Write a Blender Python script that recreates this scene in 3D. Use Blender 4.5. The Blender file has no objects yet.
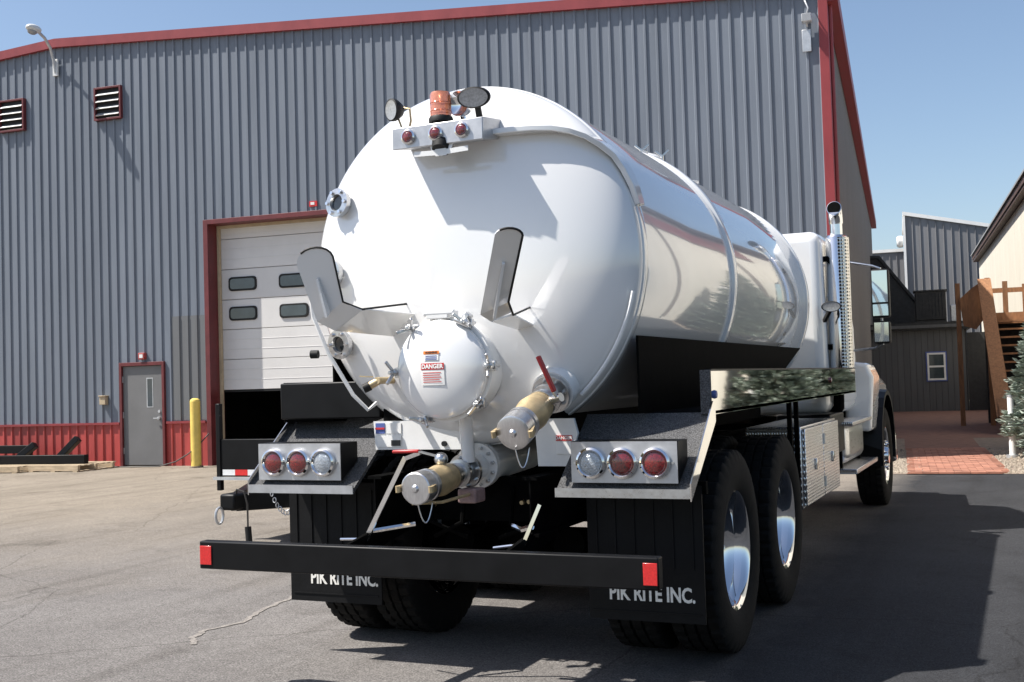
import bpy, bmesh, math, random
from mathutils import Vector, Matrix
random.seed(7)
R_ = math.radians
scene = bpy.context.scene
C = scene.collection

# ------------------------------------------------------------------ camera
cam_d = bpy.data.cameras.new('camera'); cam = bpy.data.objects.new('camera', cam_d); C.objects.link(cam)
cam_d.sensor_width = 36; cam_d.lens = 1134.769 * 36 / 1024
cam_d.clip_start = .05; cam_d.clip_end = 3000
yaw, pitch, roll = R_(24.237), R_(2.057), R_(-1.765)
fw = Vector((-math.sin(yaw)*math.cos(pitch), math.cos(yaw)*math.cos(pitch), math.sin(pitch)))
rt = Vector((math.cos(yaw), math.sin(yaw), 0)); up = rt.cross(fw)
r2 = math.cos(roll)*rt + math.sin(roll)*up; u2 = -math.sin(roll)*rt + math.cos(roll)*up
m = Matrix((r2, u2, -fw)).transposed().to_4x4(); m.translation = Vector((2.606, -5.006, 1.468))
cam.matrix_world = m
scene.camera = cam

# ------------------------------------------------------------------ sky and sun
sun_to = Vector((-.60, -.33, 1.0)).normalized()
elev = math.asin(sun_to.z); azim = math.atan2(sun_to.x, sun_to.y)
world = bpy.data.worlds.new('World'); scene.world = world; world.use_nodes = True
nt = world.node_tree; nt.nodes.clear()
sky = nt.nodes.new('ShaderNodeTexSky'); sky.sky_type = 'NISHITA'; sky.sun_disc = False
sky.sun_elevation = elev; sky.sun_rotation = azim; sky.altitude = 200; sky.air_density = 1.0; sky.dust_density = 1.6; sky.ozone_density = 1.2
bg = nt.nodes.new('ShaderNodeBackground'); bg.inputs['Strength'].default_value = .095
wo = nt.nodes.new('ShaderNodeOutputWorld')
nt.links.new(sky.outputs[0], bg.inputs[0]); nt.links.new(bg.outputs[0], wo.inputs[0])
sd = bpy.data.lights.new('sun', 'SUN'); sd.energy = 5.0; sd.angle = R_(.53); sd.color = (1, .955, .89)
sun = bpy.data.objects.new('sun', sd); C.objects.link(sun); sun.location = (-20, -12, 40)
sun.rotation_euler = sun_to.to_track_quat('Z', 'Y').to_euler()
vs = scene.view_settings
vs.view_transform = 'Standard'; vs.look = 'None'; vs.gamma = 1; vs.exposure = 0.75; vs.use_curve_mapping = False

# ------------------------------------------------------------------ materials
def mat(name, col, rough=.5, metal=0, var=.12, scale=3, bump=0, bscale=60, coat=0, spec=.5, stretch=None, rvar=0, obj_rand=0, col2=None, speck=None, ior=None, trans=0):
    M = bpy.data.materials.new(name); M.use_nodes = True
    n = M.node_tree.nodes; l = M.node_tree.links; b = n['Principled BSDF']
    b.inputs['Roughness'].default_value = rough; b.inputs['Metallic'].default_value = metal
    b.inputs['Coat Weight'].default_value = coat; b.inputs['Coat Roughness'].default_value = .03
    b.inputs['Specular IOR Level'].default_value = spec
    if coat == 1: b.inputs['Coat IOR'].default_value = 1.65
    if trans: b.inputs['Transmission Weight'].default_value = trans
    geo = n.new('ShaderNodeNewGeometry'); mp = n.new('ShaderNodeMapping')
    l.new(geo.outputs['Position'], mp.inputs[0])
    if stretch: mp.inputs['Scale'].default_value = stretch
    nz = n.new('ShaderNodeTexNoise'); nz.inputs['Scale'].default_value = scale; nz.inputs['Detail'].default_value = 6; nz.inputs['Roughness'].default_value = .62
    l.new(mp.outputs[0], nz.inputs['Vector'])
    rp = n.new('ShaderNodeValToRGB'); rp.color_ramp.elements[0].position = .3; rp.color_ramp.elements[1].position = .7
    c2 = col2 or tuple(min(1, c*(1+var)) for c in col)
    rp.color_ramp.elements[0].color = (*[c*(1-var) for c in col], 1); rp.color_ramp.elements[1].color = (*c2, 1)
    l.new(nz.outputs[0], rp.inputs[0]); out = rp.outputs[0]
    if speck:
        sc, amt, lo = speck
        n2 = n.new('ShaderNodeTexNoise'); n2.inputs['Scale'].default_value = sc; n2.inputs['Detail'].default_value = 3
        l.new(geo.outputs['Position'], n2.inputs['Vector'])
        r2_ = n.new('ShaderNodeValToRGB'); r2_.color_ramp.elements[0].position = .35; r2_.color_ramp.elements[1].position = .65
        r2_.color_ramp.elements[0].color = (lo, lo, lo, 1); r2_.color_ramp.elements[1].color = (amt, amt, amt, 1)
        l.new(n2.outputs[0], r2_.inputs[0])
        mx = n.new('ShaderNodeMix'); mx.data_type = 'RGBA'; mx.blend_type = 'MULTIPLY'; mx.inputs[0].default_value = 1
        l.new(out, mx.inputs[6]); l.new(r2_.outputs[0], mx.inputs[7]); out = mx.outputs[2]
    if obj_rand:
        oi = n.new('ShaderNodeObjectInfo'); mr = n.new('ShaderNodeMapRange')
        mr.inputs[3].default_value = 1-obj_rand; mr.inputs[4].default_value = 1+obj_rand
        l.new(oi.outputs['Random'], mr.inputs[0])
        hs = n.new('ShaderNodeHueSaturation'); l.new(mr.outputs[0], hs.inputs['Value']); l.new(out, hs.inputs['Color']); out = hs.outputs[0]
    l.new(out, b.inputs['Base Color'])
    if rvar:
        mr = n.new('ShaderNodeMapRange'); mr.inputs[3].default_value = max(0, rough-rvar); mr.inputs[4].default_value = min(1, rough+rvar)
        l.new(nz.outputs[0], mr.inputs[0]); l.new(mr.outputs[0], b.inputs['Roughness'])
    if bump:
        n3 = n.new('ShaderNodeTexNoise'); n3.inputs['Scale'].default_value = bscale; n3.inputs['Detail'].default_value = 4
        l.new(mp.outputs[0] if stretch else geo.outputs['Position'], n3.inputs['Vector'])
        bp = n.new('ShaderNodeBump'); bp.inputs['Strength'].default_value = bump; bp.inputs['Distance'].default_value = .01
        l.new(n3.outputs[0], bp.inputs['Height']); l.new(bp.outputs[0], b.inputs['Normal'])
    return M

def ground_mat():
    M = bpy.data.materials.new('asphalt_and_dust'); M.use_nodes = True
    n = M.node_tree.nodes; l = M.node_tree.links; b = n['Principled BSDF']
    b.inputs['Roughness'].default_value = .92; b.inputs['Specular IOR Level'].default_value = .25
    geo = n.new('ShaderNodeNewGeometry')
    def noise(sc, det=5, rough=.6):
        z = n.new('ShaderNodeTexNoise'); z.inputs['Scale'].default_value = sc; z.inputs['Detail'].default_value = det; z.inputs['Roughness'].default_value = rough
        l.new(geo.outputs['Position'], z.inputs['Vector']); return z.outputs[0]
    def ramp(src, p0, c0, p1, c1):
        r = n.new('ShaderNodeValToRGB'); r.color_ramp.elements[0].position = p0; r.color_ramp.elements[1].position = p1
        r.color_ramp.elements[0].color = (*c0, 1); r.color_ramp.elements[1].color = (*c1, 1); l.new(src, r.inputs[0]); return r.outputs[0]
    def mix(a, c, f, mode='MIX'):
        x = n.new('ShaderNodeMix'); x.data_type = 'RGBA'; x.blend_type = mode
        if isinstance(f, float): x.inputs[0].default_value = f
        else: l.new(f, x.inputs[0])
        l.new(a, x.inputs[6]); l.new(c, x.inputs[7]); return x.outputs[2]
    asp = ramp(noise(.55), .3, (.140, .130, .123), .72, (.192, .180, .170))
    dust = ramp(noise(.9), .3, (.205, .175, .138), .72, (.275, .237, .19))
    dk = ramp(noise(.7), .3, (.026, .027, .030), .72, (.042, .043, .047))  # darker right-hand asphalt, its colour lowered further to deepen the truck's shadow
    # where: distance from the warehouse front and x
    sep = n.new('ShaderNodeSeparateXYZ'); l.new(geo.outputs['Position'], sep.inputs[0])
    def math_(op, a, c):
        x = n.new('ShaderNodeMath'); x.operation = op
        for i, q in enumerate((a, c)):
            if isinstance(q, (int, float)): x.inputs[i].default_value = q
            else: l.new(q, x.inputs[i])
        return x.outputs[0]
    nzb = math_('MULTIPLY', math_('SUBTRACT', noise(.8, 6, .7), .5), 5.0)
    t = math_('ADD', math_('ADD', math_('MULTIPLY', sep.outputs[0], -.62), math_('MULTIPLY', sep.outputs[1], .62)), nzb)
    fd = n.new('ShaderNodeMapRange'); fd.inputs[1].default_value = 2.8; fd.inputs[2].default_value = 9.5; l.new(t, fd.inputs[0])
    col = mix(asp, dust, fd.outputs[0])
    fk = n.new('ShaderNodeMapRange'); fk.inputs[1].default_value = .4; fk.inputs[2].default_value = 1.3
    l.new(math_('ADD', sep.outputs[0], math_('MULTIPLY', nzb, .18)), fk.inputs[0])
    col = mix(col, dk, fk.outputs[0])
    sp = ramp(noise(95, 2, .7), .36, (.55, .55, .55), .64, (1.45, 1.45, 1.45)); col = mix(col, sp, 1.0, 'MULTIPLY')
    sp3 = ramp(noise(32, 3, .8), .34, (.74, .74, .74), .66, (1.22, 1.22, 1.22)); col = mix(col, sp3, 1.0, 'MULTIPLY')
    sp2 = ramp(noise(9, 5, .75), .3, (.86, .86, .86), .7, (1.1, 1.1, 1.1)); col = mix(col, sp2, 1.0, 'MULTIPLY')
    stn = ramp(noise(1.3, 4, .6), .58, (1, 1, 1), .72, (.72, .71, .70)); col = mix(col, stn, 1.0, 'MULTIPLY')
    mpt = n.new('ShaderNodeMapping'); mpt.inputs['Scale'].default_value = (1.6, .12, 1); mpt.inputs['Rotation'].default_value = (0, 0, R_(20))
    l.new(geo.outputs['Position'], mpt.inputs[0])
    zt = n.new('ShaderNodeTexNoise'); zt.inputs['Scale'].default_value = 2.2; zt.inputs['Detail'].default_value = 4; l.new(mpt.outputs[0], zt.inputs['Vector'])
    scf = ramp(zt.outputs[0], .5, (1, 1, 1), .72, (.80, .79, .78)); col = mix(col, scf, 1.0, 'MULTIPLY')
    vc = n.new('ShaderNodeTexVoronoi'); vc.feature = 'DISTANCE_TO_EDGE'; vc.inputs['Scale'].default_value = .33
    wob = n.new('ShaderNodeMix'); wob.data_type = 'RGBA'; wob.blend_type = 'ADD'; wob.inputs[0].default_value = .22
    nw = n.new('ShaderNodeTexNoise'); nw.inputs['Scale'].default_value = 2.5; nw.inputs['Detail'].default_value = 5; l.new(geo.outputs['Position'], nw.inputs['Vector'])
    l.new(geo.outputs['Position'], wob.inputs[6]); l.new(nw.outputs['Color'], wob.inputs[7]); l.new(wob.outputs[2], vc.inputs['Vector'])
    crk = ramp(vc.outputs[0], .0008, (.62, .61, .60), .0028, (1, 1, 1)); col = mix(col, crk, 1.0, 'MULTIPLY')
    l.new(col, b.inputs['Base Color'])
    bp = n.new('ShaderNodeBump'); bp.inputs['Strength'].default_value = .55; bp.inputs['Distance'].default_value = .012
    l.new(noise(85, 4, .8), bp.inputs['Height']); l.new(bp.outputs[0], b.inputs['Normal'])
    return M

def pattern_mat(name, col, rough, metal, scale, strength, kind):
    M = mat(name, col, rough, metal, .08, 2)
    n = M.node_tree.nodes; l = M.node_tree.links; b = n['Principled BSDF']
    geo = n.new('ShaderNodeNewGeometry')
    mp = n.new('ShaderNodeMapping'); mp.inputs['Rotation'].default_value = (R_(45), 0, 0) if kind != 'perf' else (0, 0, 0)
    l.new(geo.outputs['Position'], mp.inputs[0])
    v = n.new('ShaderNodeTexVoronoi'); v.inputs['Scale'].default_value = scale; v.inputs['Randomness'].default_value = 0 if kind != 'grit' else 1
    if kind == 'tread': mp.inputs['Scale'].default_value = (1, 1, .6)
    if kind == 'perf':
        hm = n.new('ShaderNodeMix'); hm.data_type = 'RGBA'; hm.inputs[7].default_value = (.01, .01, .01, 1)
        hr = n.new('ShaderNodeMath'); hr.operation = 'LESS_THAN'; hr.inputs[1].default_value = .33
        src = b.inputs['Base Color'].links[0].from_socket; l.new(v.outputs['Distance'], hr.inputs[0]); l.new(hr.outputs[0], hm.inputs[0]); l.new(src, hm.inputs[6]); l.new(hm.outputs[2], b.inputs['Base Color'])
    l.new(mp.outputs[0], v.inputs['Vector'])
    r = n.new('ShaderNodeValToRGB'); r.color_ramp.elements[0].position = .2; r.color_ramp.elements[1].position = .5
    r.color_ramp.elements[0].color = (1, 1, 1, 1); r.color_ramp.elements[1].color = (0, 0, 0, 1)
    l.new(v.outputs['Distance'], r.inputs[0])
    bp = n.new('ShaderNodeBump'); bp.inputs['Strength'].default_value = strength; bp.inputs['Distance'].default_value = .006
    l.new(r.outputs[0], bp.inputs['Height']); l.new(bp.outputs[0], b.inputs['Normal'])
    return M

M = {}
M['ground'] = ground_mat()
M['paint'] = mat('white_tank_paint', (.78, .775, .76), .14, 0, .02, 1.5, bump=.007, bscale=2.2, coat=1, rvar=.03, spec=.7)
M['paint2'] = mat('white_fittings_paint', (.78, .775, .755), .35, 0, .05, 8, coat=.4)
M['cabpaint'] = mat('white_cab_paint', (.80, .80, .79), .25, 0, .02, 2, coat=1)
M['black'] = mat('black_paint', (.0035, .0035, .004), .45, 0, .3, 6, rvar=.12, spec=.22)
M['chassis'] = mat('dull_black_chassis', (.003, .003, .003), .75, 0, .4, 10, bump=.1, spec=.03)
M['rubber'] = mat('tyre_rubber', (.008, .0075, .007), .85, 0, .35, 14, bump=.25, bscale=90, spec=.2)
M['flap'] = mat('mud_flap_rubber', (.005, .005, .0055), .6, 0, .4, 5, bump=.15, bscale=30, spec=.2)
M['chrome'] = mat('polished_metal', (.82, .82, .82), .06, 1, .03, 3, rvar=.04)
M['mirror'] = mat('polished_stainless', (.74, .73, .71), .03, 1, .03, 2)
M['satin'] = mat('satin_stainless', (.60, .60, .60), .3, 1, .12, 30, rvar=.1)
M['alum'] = mat('brushed_aluminium', (.66, .66, .67), .34, 1, .1, 25, rvar=.1, stretch=(4, 1, 1))
M['boxsteel'] = mat('light_box_steel', (.52, .52, .53), .42, .75, .14, 12, rvar=.1)
M['brass'] = mat('brass_bronze', (.56, .44, .26), .5, .7, .22, 18, rvar=.12)
M['red_paint'] = mat('red_handle_vinyl', (.42, .02, .02), .4, 0, .12, 9)
M['lens_red'] = mat('red_lens', (.15, .0035, .004), .2, 0, .7, 110, coat=1, bump=.25, bscale=120)
M['lens_clear'] = mat('clear_lens', (.42, .45, .48), .12, .4, .3, 150, coat=.6, bump=.5, bscale=150)
M['lens_amber'] = mat('amber_lens', (.74, .27, .15), .12, 0, .08, 30, coat=1, trans=.55)
M['lens_dark'] = mat('lamp_lens', (.34, .34, .34), .2, .1, .25, 80, coat=.6)
M['reflector'] = mat('red_reflector', (.6, .02, .02), .3, 0, .2, 120, coat=.5)
M['white_tape'] = mat('white_reflective_tape', (.7, .7, .7), .3, 0, .05, 30)
M['decal_white'] = mat('decal_white', (.82, .81, .78), .4, 0, .03, 20)
M['decal_red'] = mat('decal_red', (.55, .03, .03), .4, 0, .05, 20)
M['decal_orange'] = mat('decal_orange', (.75, .20, .02), .4, 0, .05, 20)
M['decal_blue'] = mat('decal_blue', (.08, .12, .35), .4, 0, .1, 20)
M['decal_black'] = mat('decal_black', (.02, .02, .02), .4, 0, .1, 20)
M['letter'] = mat('flap_lettering_paint', (.80, .78, .72), .6, 0, .15, 40)
M['grit'] = mat('grit_tread', (.075, .075, .077), .85, 0, .15, 30, bump=1.0, bscale=140, speck=(160, 1.7, .45))
M['tread'] = pattern_mat('tread_plate', (.72, .72, .73), .26, 1, 52, .4, 'tread')
M['perf'] = pattern_mat('perforated_guard', (.66, .64, .60), .25, 1, 32, .5, 'perf')
M['glass'] = mat('dark_glass', (.015, .018, .02), .03, 0, .1, 2, spec=.8)
M['mirror_glass'] = mat('mirror_glass', (.75, .82, .82), .02, 1, .02, 2)
M['rust'] = mat('pinkish_primer', (.30, .20, .19), .7, 0, .3, 30, bump=.3)
# building
M['steel'] = mat('blue_grey_siding', (.162, .184, .219), .5, 0, .13, 1.2, bump=.12, bscale=1.3, stretch=(3, 3, .25), rvar=.08, obj_rand=.05, spec=.4)
M['steel_old'] = mat('faded_siding', (.145, .15, .155), .55, 0, .1, 1.2, stretch=(3, 3, .25), spec=.4)
M['tan_siding'] = mat('tan_grey_siding', (.22, .205, .195), .6, 0, .08, 1.2, stretch=(3, 3, .25), obj_rand=.03)
M['red_trim'] = mat('red_trim', (.25, .034, .038), .5, 0, .14, 3, stretch=(1, 1, .4), rvar=.1)
M['dark_red'] = mat('dark_red_frame', (.13, .022, .024), .5, 0, .2, 4, rvar=.1)
M['red_siding'] = mat('red_wainscot', (.38, .055, .048), .5, 0, .2, 1.6, stretch=(3, 3, .6), obj_rand=.1)
M['roof'] = mat('grey_metal_roof', (.33, .34, .35), .5, .2, .1, 1)
M['ohdoor'] = mat('overhead_door_white', (.66, .645, .625), .55, 0, .06, 1.2, bump=.05, bscale=8, obj_rand=.03)
M['seal'] = mat('tan_seal', (.45, .36, .24), .7, 0, .15, 6)
M['doorgrey'] = mat('grey_steel_door', (.155, .155, .155), .5, 0, .1, 2, rvar=.1)
M['winglass'] = mat('window_glass', (.05, .065, .075), .06, 0, .2, 3, spec=.8)
M['dark'] = mat('dark_rubber', (.012, .012, .012), .6, 0, .2, 6, spec=.3)
M['galv'] = mat('galvanised_steel', (.55, .56, .57), .4, .6, .15, 12)
M['lampwhite'] = mat('lamp_housing', (.68, .68, .66), .4, 0, .06, 6)
M['interior'] = mat('warehouse_interior', (.10, .10, .10), .9, 0, .2, 1)
M['yellow'] = mat('yellow_bollard_paint', (.70, .52, .12), .5, 0, .12, 5, rvar=.1)
M['wood'] = mat('pallet_wood', (.46, .36, .24), .85, 0, .3, 4, stretch=(1, 8, 8), bump=.2)
M['stain'] = mat('stained_timber', (.25, .12, .055), .75, 0, .3, 4, stretch=(5, 5, 1), bump=.15, obj_rand=.12)
M['cream'] = mat('cream_siding', (.72, .68, .585), .6, 0, .06, 1, stretch=(2, 2, .4), obj_rand=.02)
M['brown'] = mat('dark_brown_fascia', (.085, .05, .042), .6, 0, .2, 2)
M['maroon'] = mat('maroon_band', (.19, .055, .055), .55, 0, .15, 1)
M['shed'] = mat('grey_board_siding', (.095, .097, .10), .75, 0, .12, 2, stretch=(4, 4, .3), obj_rand=.06)
M['seam_grey'] = mat('seamed_grey_cladding', (.20, .20, .205), .5, .1, .1, 1.5, stretch=(3, 3, .3), obj_rand=.04)
M['whitetrim'] = mat('white_trim', (.76, .76, .74), .5, 0, .05, 3)
M['hvac'] = mat('hvac_dark', (.03, .03, .03), .6, .2, .3, 8)
M['paver'] = mat('clay_paver', (.34, .155, .105), .85, 0, .2, 6, bump=.3, bscale=60, obj_rand=.22)
M['paver_far'] = mat('paver_joint_sand', (.22, .115, .085), .9, 0, .25, 5, bump=.3)
M['gravel'] = mat('river_gravel', (.25, .21, .165), .85, 0, .45, 14)
M['spruce'] = mat('blue_spruce_needles', (.17, .21, .165), .6, 0, .4, 7, spec=.3)
M['spruce2'] = mat('young_spruce_needles', (.33, .38, .32), .6, 0, .35, 9, spec=.3)
M['bark'] = mat('bark', (.13, .085, .06), .9, 0, .3, 12, bump=.5)
M['chalk'] = mat('pale_filler', (.215, .195, .175), .9, 0, .35, 30, speck=(95, 1.3, .7))
M['hose'] = mat('rubber_hose', (.05, .045, .04), .6, 0, .3, 9)
M['soil'] = mat('bed_soil', (.24, .19, .15), .9, 0, .4, 8, bump=.6, bscale=30)

# ------------------------------------------------------------------ mesh building
def basis(d):
    d = Vector(d).normalized(); a = Vector((0, 0, 1)) if abs(d.z) < .9 else Vector((1, 0, 0))
    x = a.cross(d).normalized(); return x, d.cross(x), d

class MB:
    def __init__(s): s.v = []; s.f = []
    def add(s, vs, fs):
        o = len(s.v); s.v += [tuple(q) for q in vs]; s.f += [tuple(i+o for i in q) for q in fs]; return s
    def box(s, x0, x1, y0, y1, z0, z1):
        vs = [(x, y, z) for x in (x0, x1) for y in (y0, y1) for z in (z0, z1)]
        return s.add(vs, [(0, 1, 3, 2), (4, 6, 7, 5), (0, 4, 5, 1), (2, 3, 7, 6), (0, 2, 6, 4), (1, 5, 7, 3)])
    def obox(s, c, size, rot=None):
        q = Matrix.Identity(3) if rot is None else rot
        vs = [Vector(c) + q @ Vector((size[0]*x/2, size[1]*y/2, size[2]*z/2)) for x in (-1, 1) for y in (-1, 1) for z in (-1, 1)]
        return s.add(vs, [(0, 1, 3, 2), (4, 6, 7, 5), (0, 4, 5, 1), (2, 3, 7, 6), (0, 2, 6, 4), (1, 5, 7, 3)])
    def bar(s, p0, p1, w, h, upv=(0, 0, 1)):
        p0 = Vector(p0); p1 = Vector(p1); d = (p1-p0).normalized(); x = d.cross(Vector(upv))
        if x.length < 1e-4: x = d.cross(Vector((1, 0, 0)))
        x.normalize(); z = x.cross(d)
        return s.obox((p0+p1)/2, (w, (p1-p0).length, h), Matrix((x, d, z)).transposed())
    def cyl(s, p0, p1, r0, r1=None, n=20, caps=True):
        r1 = r0 if r1 is None else r1; p0 = Vector(p0); p1 = Vector(p1); x, y, d = basis(p1-p0)
        vs = [p + (x*math.cos(t)+y*math.sin(t))*r for p, r in ((p0, r0), (p1, r1)) for t in [2*math.pi*i/n for i in range(n)]]
        fs = [(i, (i+1) % n, n+(i+1) % n, n+i) for i in range(n)]
        if caps: fs += [tuple(range(n-1, -1, -1)), tuple(range(n, 2*n))]
        return s.add(vs, fs)
    def lathe(s, prof, o=(0, 0, 0), axis=(0, 0, 1), n=32, a0=0, a1=2*math.pi, mod=None):
        # prof: (radius, height along axis)
        o = Vector(o); x, y, d = basis(axis); full = abs(a1-a0-2*math.pi) < 1e-6
        k = n if full else n+1; m_ = len(prof); vs = []
        for i in range(k):
            t = a0+(a1-a0)*i/n
            for j, (r, h) in enumerate(prof):
                if mod: r = r+mod(i, j)
                vs.append(o+(x*math.cos(t)+y*math.sin(t))*r+d*h)
        fs = []
        for i in range(n):
            i2 = (i+1) % k
            for j in range(m_-1): fs.append((i*m_+j, i2*m_+j, i2*m_+j+1, i*m_+j+1))
        return s.add(vs, fs)
    def tube(s, path, r, n=8, closed=False):
        P = [Vector(q) for q in path]; k = len(P); vs = []; px = None
        for i, q in enumerate(P):
            a = P[(i-1) % k] if closed or i > 0 else q; b_ = P[(i+1) % k] if closed or i < k-1 else q
            d = (b_-a).normalized()
            if px is None: x, y, _ = basis(d)
            else:
                x = (px-d*px.dot(d))
                if x.length < 1e-5: x, y, _ = basis(d)
                x.normalize(); y = d.cross(x)
            px = x; rr = r[i] if isinstance(r, (list, tuple)) else r
            vs += [q+(x*math.cos(2*math.pi*j/n)+y*math.sin(2*math.pi*j/n))*rr for j in range(n)]
        fs = [(i*n+j, i*n+(j+1) % n, ((i+1) % k)*n+(j+1) % n, ((i+1) % k)*n+j) for i in range(k if closed else k-1) for j in range(n)]
        if not closed: fs += [tuple(range(n-1, -1, -1)), tuple(range((k-1)*n, k*n))]
        return s.add(vs, fs)
    def prism(s, poly, thick):
        t = Vector(thick); P = [Vector(q) for q in poly]; n = len(P)
        fs = [tuple(range(n-1, -1, -1)), tuple(range(n, 2*n))]+[(i, (i+1) % n, n+(i+1) % n, n+i) for i in range(n)]
        return s.add(P+[q+t for q in P], fs)
    def sphere(s, c, r, nu=16, nv=10, sc=(1, 1, 1)):
        vs = []
        for j in range(nv+1):
            ph = math.pi*j/nv
            for i in range(nu):
                t = 2*math.pi*i/nu
                vs.append((c[0]+r*sc[0]*math.sin(ph)*math.cos(t), c[1]+r*sc[1]*math.sin(ph)*math.sin(t), c[2]+r*sc[2]*math.cos(ph)))
        fs = [(j*nu+i, j*nu+(i+1) % nu, (j+1)*nu+(i+1) % nu, (j+1)*nu+i) for j in range(nv) for i in range(nu)]
        return s.add(vs, fs)
    def mesh(s, name, m, smooth=False, weld=True):
        me = bpy.data.meshes.new(name); me.from_pydata(s.v, [], s.f)
        bm = bmesh.new(); bm.from_mesh(me)
        if weld: bmesh.ops.remove_doubles(bm, verts=bm.verts, dist=1e-5)
        bmesh.ops.recalc_face_normals(bm, faces=bm.faces); bm.to_mesh(me); bm.free()
        me.materials.append(M[m] if isinstance(m, str) else m)
        if smooth:
            me.shade_smooth(); me.set_sharp_from_angle(angle=R_(35))
        return me
    def build(s, name, m, parent=None, smooth=False, bevel=0, weld=True, seg=2):
        o = bpy.data.objects.new(name, s.mesh(name, m, smooth, weld)); C.objects.link(o)
        if parent is not None: o.parent = parent
        if bevel:
            b = o.modifiers.new('bevel', 'BEVEL'); b.width = bevel; b.segments = seg; b.limit_method = 'ANGLE'; b.angle_limit = R_(35)
            if not smooth: o.data.shade_smooth(); o.data.set_sharp_from_angle(angle=R_(45))
        return o

def thing(name, label, cat, loc=(0, 0, 0), rz=0, group=None):
    o = bpy.data.objects.new(name, None); C.objects.link(o); o.location = loc; o.rotation_euler = (0, 0, rz)
    o.empty_display_size = .2
    if tuple(loc) in PLACED: o.scale = (KS, KS, KS)
    return tag(o, label, cat, group)
def tag(o, label, cat, group=None):
    o['label'] = label; o['category'] = cat
    if group: o['group'] = group
    return o
def struct(o): o['kind'] = 'structure'; return o
def stuff(o): o['kind'] = 'stuff'; return o
def link_mesh(name, me, parent, loc=(0, 0, 0), rot=(0, 0, 0), scale=(1, 1, 1)):
    o = bpy.data.objects.new(name, me); C.objects.link(o); o.parent = parent; o.location = loc; o.rotation_euler = rot; o.scale = scale; return o
def text_mb(s, size, bold=0, sx=1):
    cu = bpy.data.curves.new('lettering', 'FONT'); cu.body = s; cu.size = size; cu.offset = bold; cu.align_x = 'CENTER'; cu.align_y = 'CENTER'; cu.resolution_u = 3
    o = bpy.data.objects.new('lettering', cu); C.objects.link(o)
    dg = bpy.context.evaluated_depsgraph_get(); me = bpy.data.meshes.new_from_object(o.evaluated_get(dg))
    mb = MB(); mb.v = [(v.co.x*sx, v.co.y, 0) for v in me.vertices]; mb.f = [tuple(p.vertices) for p in me.polygons]
    bpy.data.objects.remove(o); bpy.data.curves.remove(cu); bpy.data.meshes.remove(me)
    return mb

# ================================================================== SETTING
F0 = Vector((-13.121, 12.292, 0)); A = R_(5.4)
KS = 1.468/1.423; PLACED = set()
def far(x, y, z=0): return Vector((2.606+(x-2.606)*KS, -5.006+(y+5.006)*KS, z*KS))
def L(x, y, z=0):
    """point in the warehouse frame (x along its front, y into it)"""
    q = far(F0.x+x*math.cos(A)-y*math.sin(A), F0.y+x*math.sin(A)+y*math.cos(A), z); PLACED.add(tuple(q)); return q

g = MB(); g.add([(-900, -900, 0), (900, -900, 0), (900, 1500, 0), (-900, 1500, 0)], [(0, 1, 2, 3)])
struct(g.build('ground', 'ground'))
# pale crack filler
g = MB(); ctl = [(-1.72, .10), (-1.84, .24), (-1.90, .42), (-1.82, .66), (-1.93, 1.0), (-1.99, 1.35), (-2.06, 1.7)]
rc = random.Random(5); pts = []
for a, b in zip(ctl[:-1], ctl[1:]):
    for k in range(6): pts.append((a[0]+(b[0]-a[0])*k/6+rc.uniform(-.012, .012), a[1]+(b[1]-a[1])*k/6))
pts.append(ctl[-1])
pts = [tuple(far(*q))[:2] for q in pts]
for i, (a, b) in enumerate(zip(pts[:-1], pts[1:])):
    w0, w1 = [.014+.010*abs(math.sin(q*1.31+.4*math.sin(q*.7)))-.0001*q for q in (i, i+1)]
    g.add([(a[0]-w0, a[1], .004), (a[0]+w0, a[1]+.01, .004), (b[0]+w1, b[1]+.01, .004), (b[0]-w1, b[1], .004)], [(0, 1, 2, 3)])
struct(g.build('crack_filler', 'chalk'))

# ------------------------------------------------------------------ ribbed sheet
PITCH = .203; RIB = .024
def rib_cols(cols, z0f, z1f):
    """cols: start coordinates u; returns MB in (u, depth, z); depth negative is outward"""
    mb = MB(); prof = [(0, 0), (.138, 0), (.150, -RIB), (.182, -RIB), (.194, 0), (PITCH, 0)]
    for u in cols:
        z0 = z0f(u+PITCH/2)
        for (a, da), (b, db) in zip(prof[:-1], prof[1:]):
            mb.add([(u+a, da, z0), (u+b, db, z0), (u+b, db, z1f(u+b)), (u+a, da, z1f(u+a))], [(0, 1, 2, 3)])
    return mb

# ------------------------------------------------------------------ warehouse
WH = thing('warehouse', 'large blue-grey ribbed metal warehouse with red trim and low gable roof', 'building', L(0, 0), A)
XL, XR, XP, ZP, ZE, DEP = -16.98, 13.1, -1.93, 8.56, 7.58, 31.0
SL = (ZP-ZE)/(XR-XP)
def ztop(x): return ZP-SL*abs(x-XP)
OX0, OX1, OZ = 1.56, 6.10, 4.62     # overhead door opening
DX0, DX1, DZ = -.47, .46, 1.96      # personnel door
WZ = .84
ncol = int(round((XR-XL)/PITCH))
def zlow(u):
    if OX0 < u < OX1: return OZ
    if DX0 < u < DX1: return DZ
    return WZ
for k in range(0, ncol, 4):
    cols = [XL+(k+i)*PITCH for i in range(4) if k+i < ncol]
    rib_cols(cols, zlow, lambda u: ztop(u)-.05).build('wall_panel', 'steel', WH)
    lo = [u for u in cols if not (OX0-.02 < u+PITCH/2 < OX1+.02) and not (DX0-.03 < u+PITCH/2 < DX1+.03)]
    if lo: rib_cols(lo, lambda u: 0, lambda u: WZ-.01).build('wainscot_panel', 'red_siding', WH)
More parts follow.
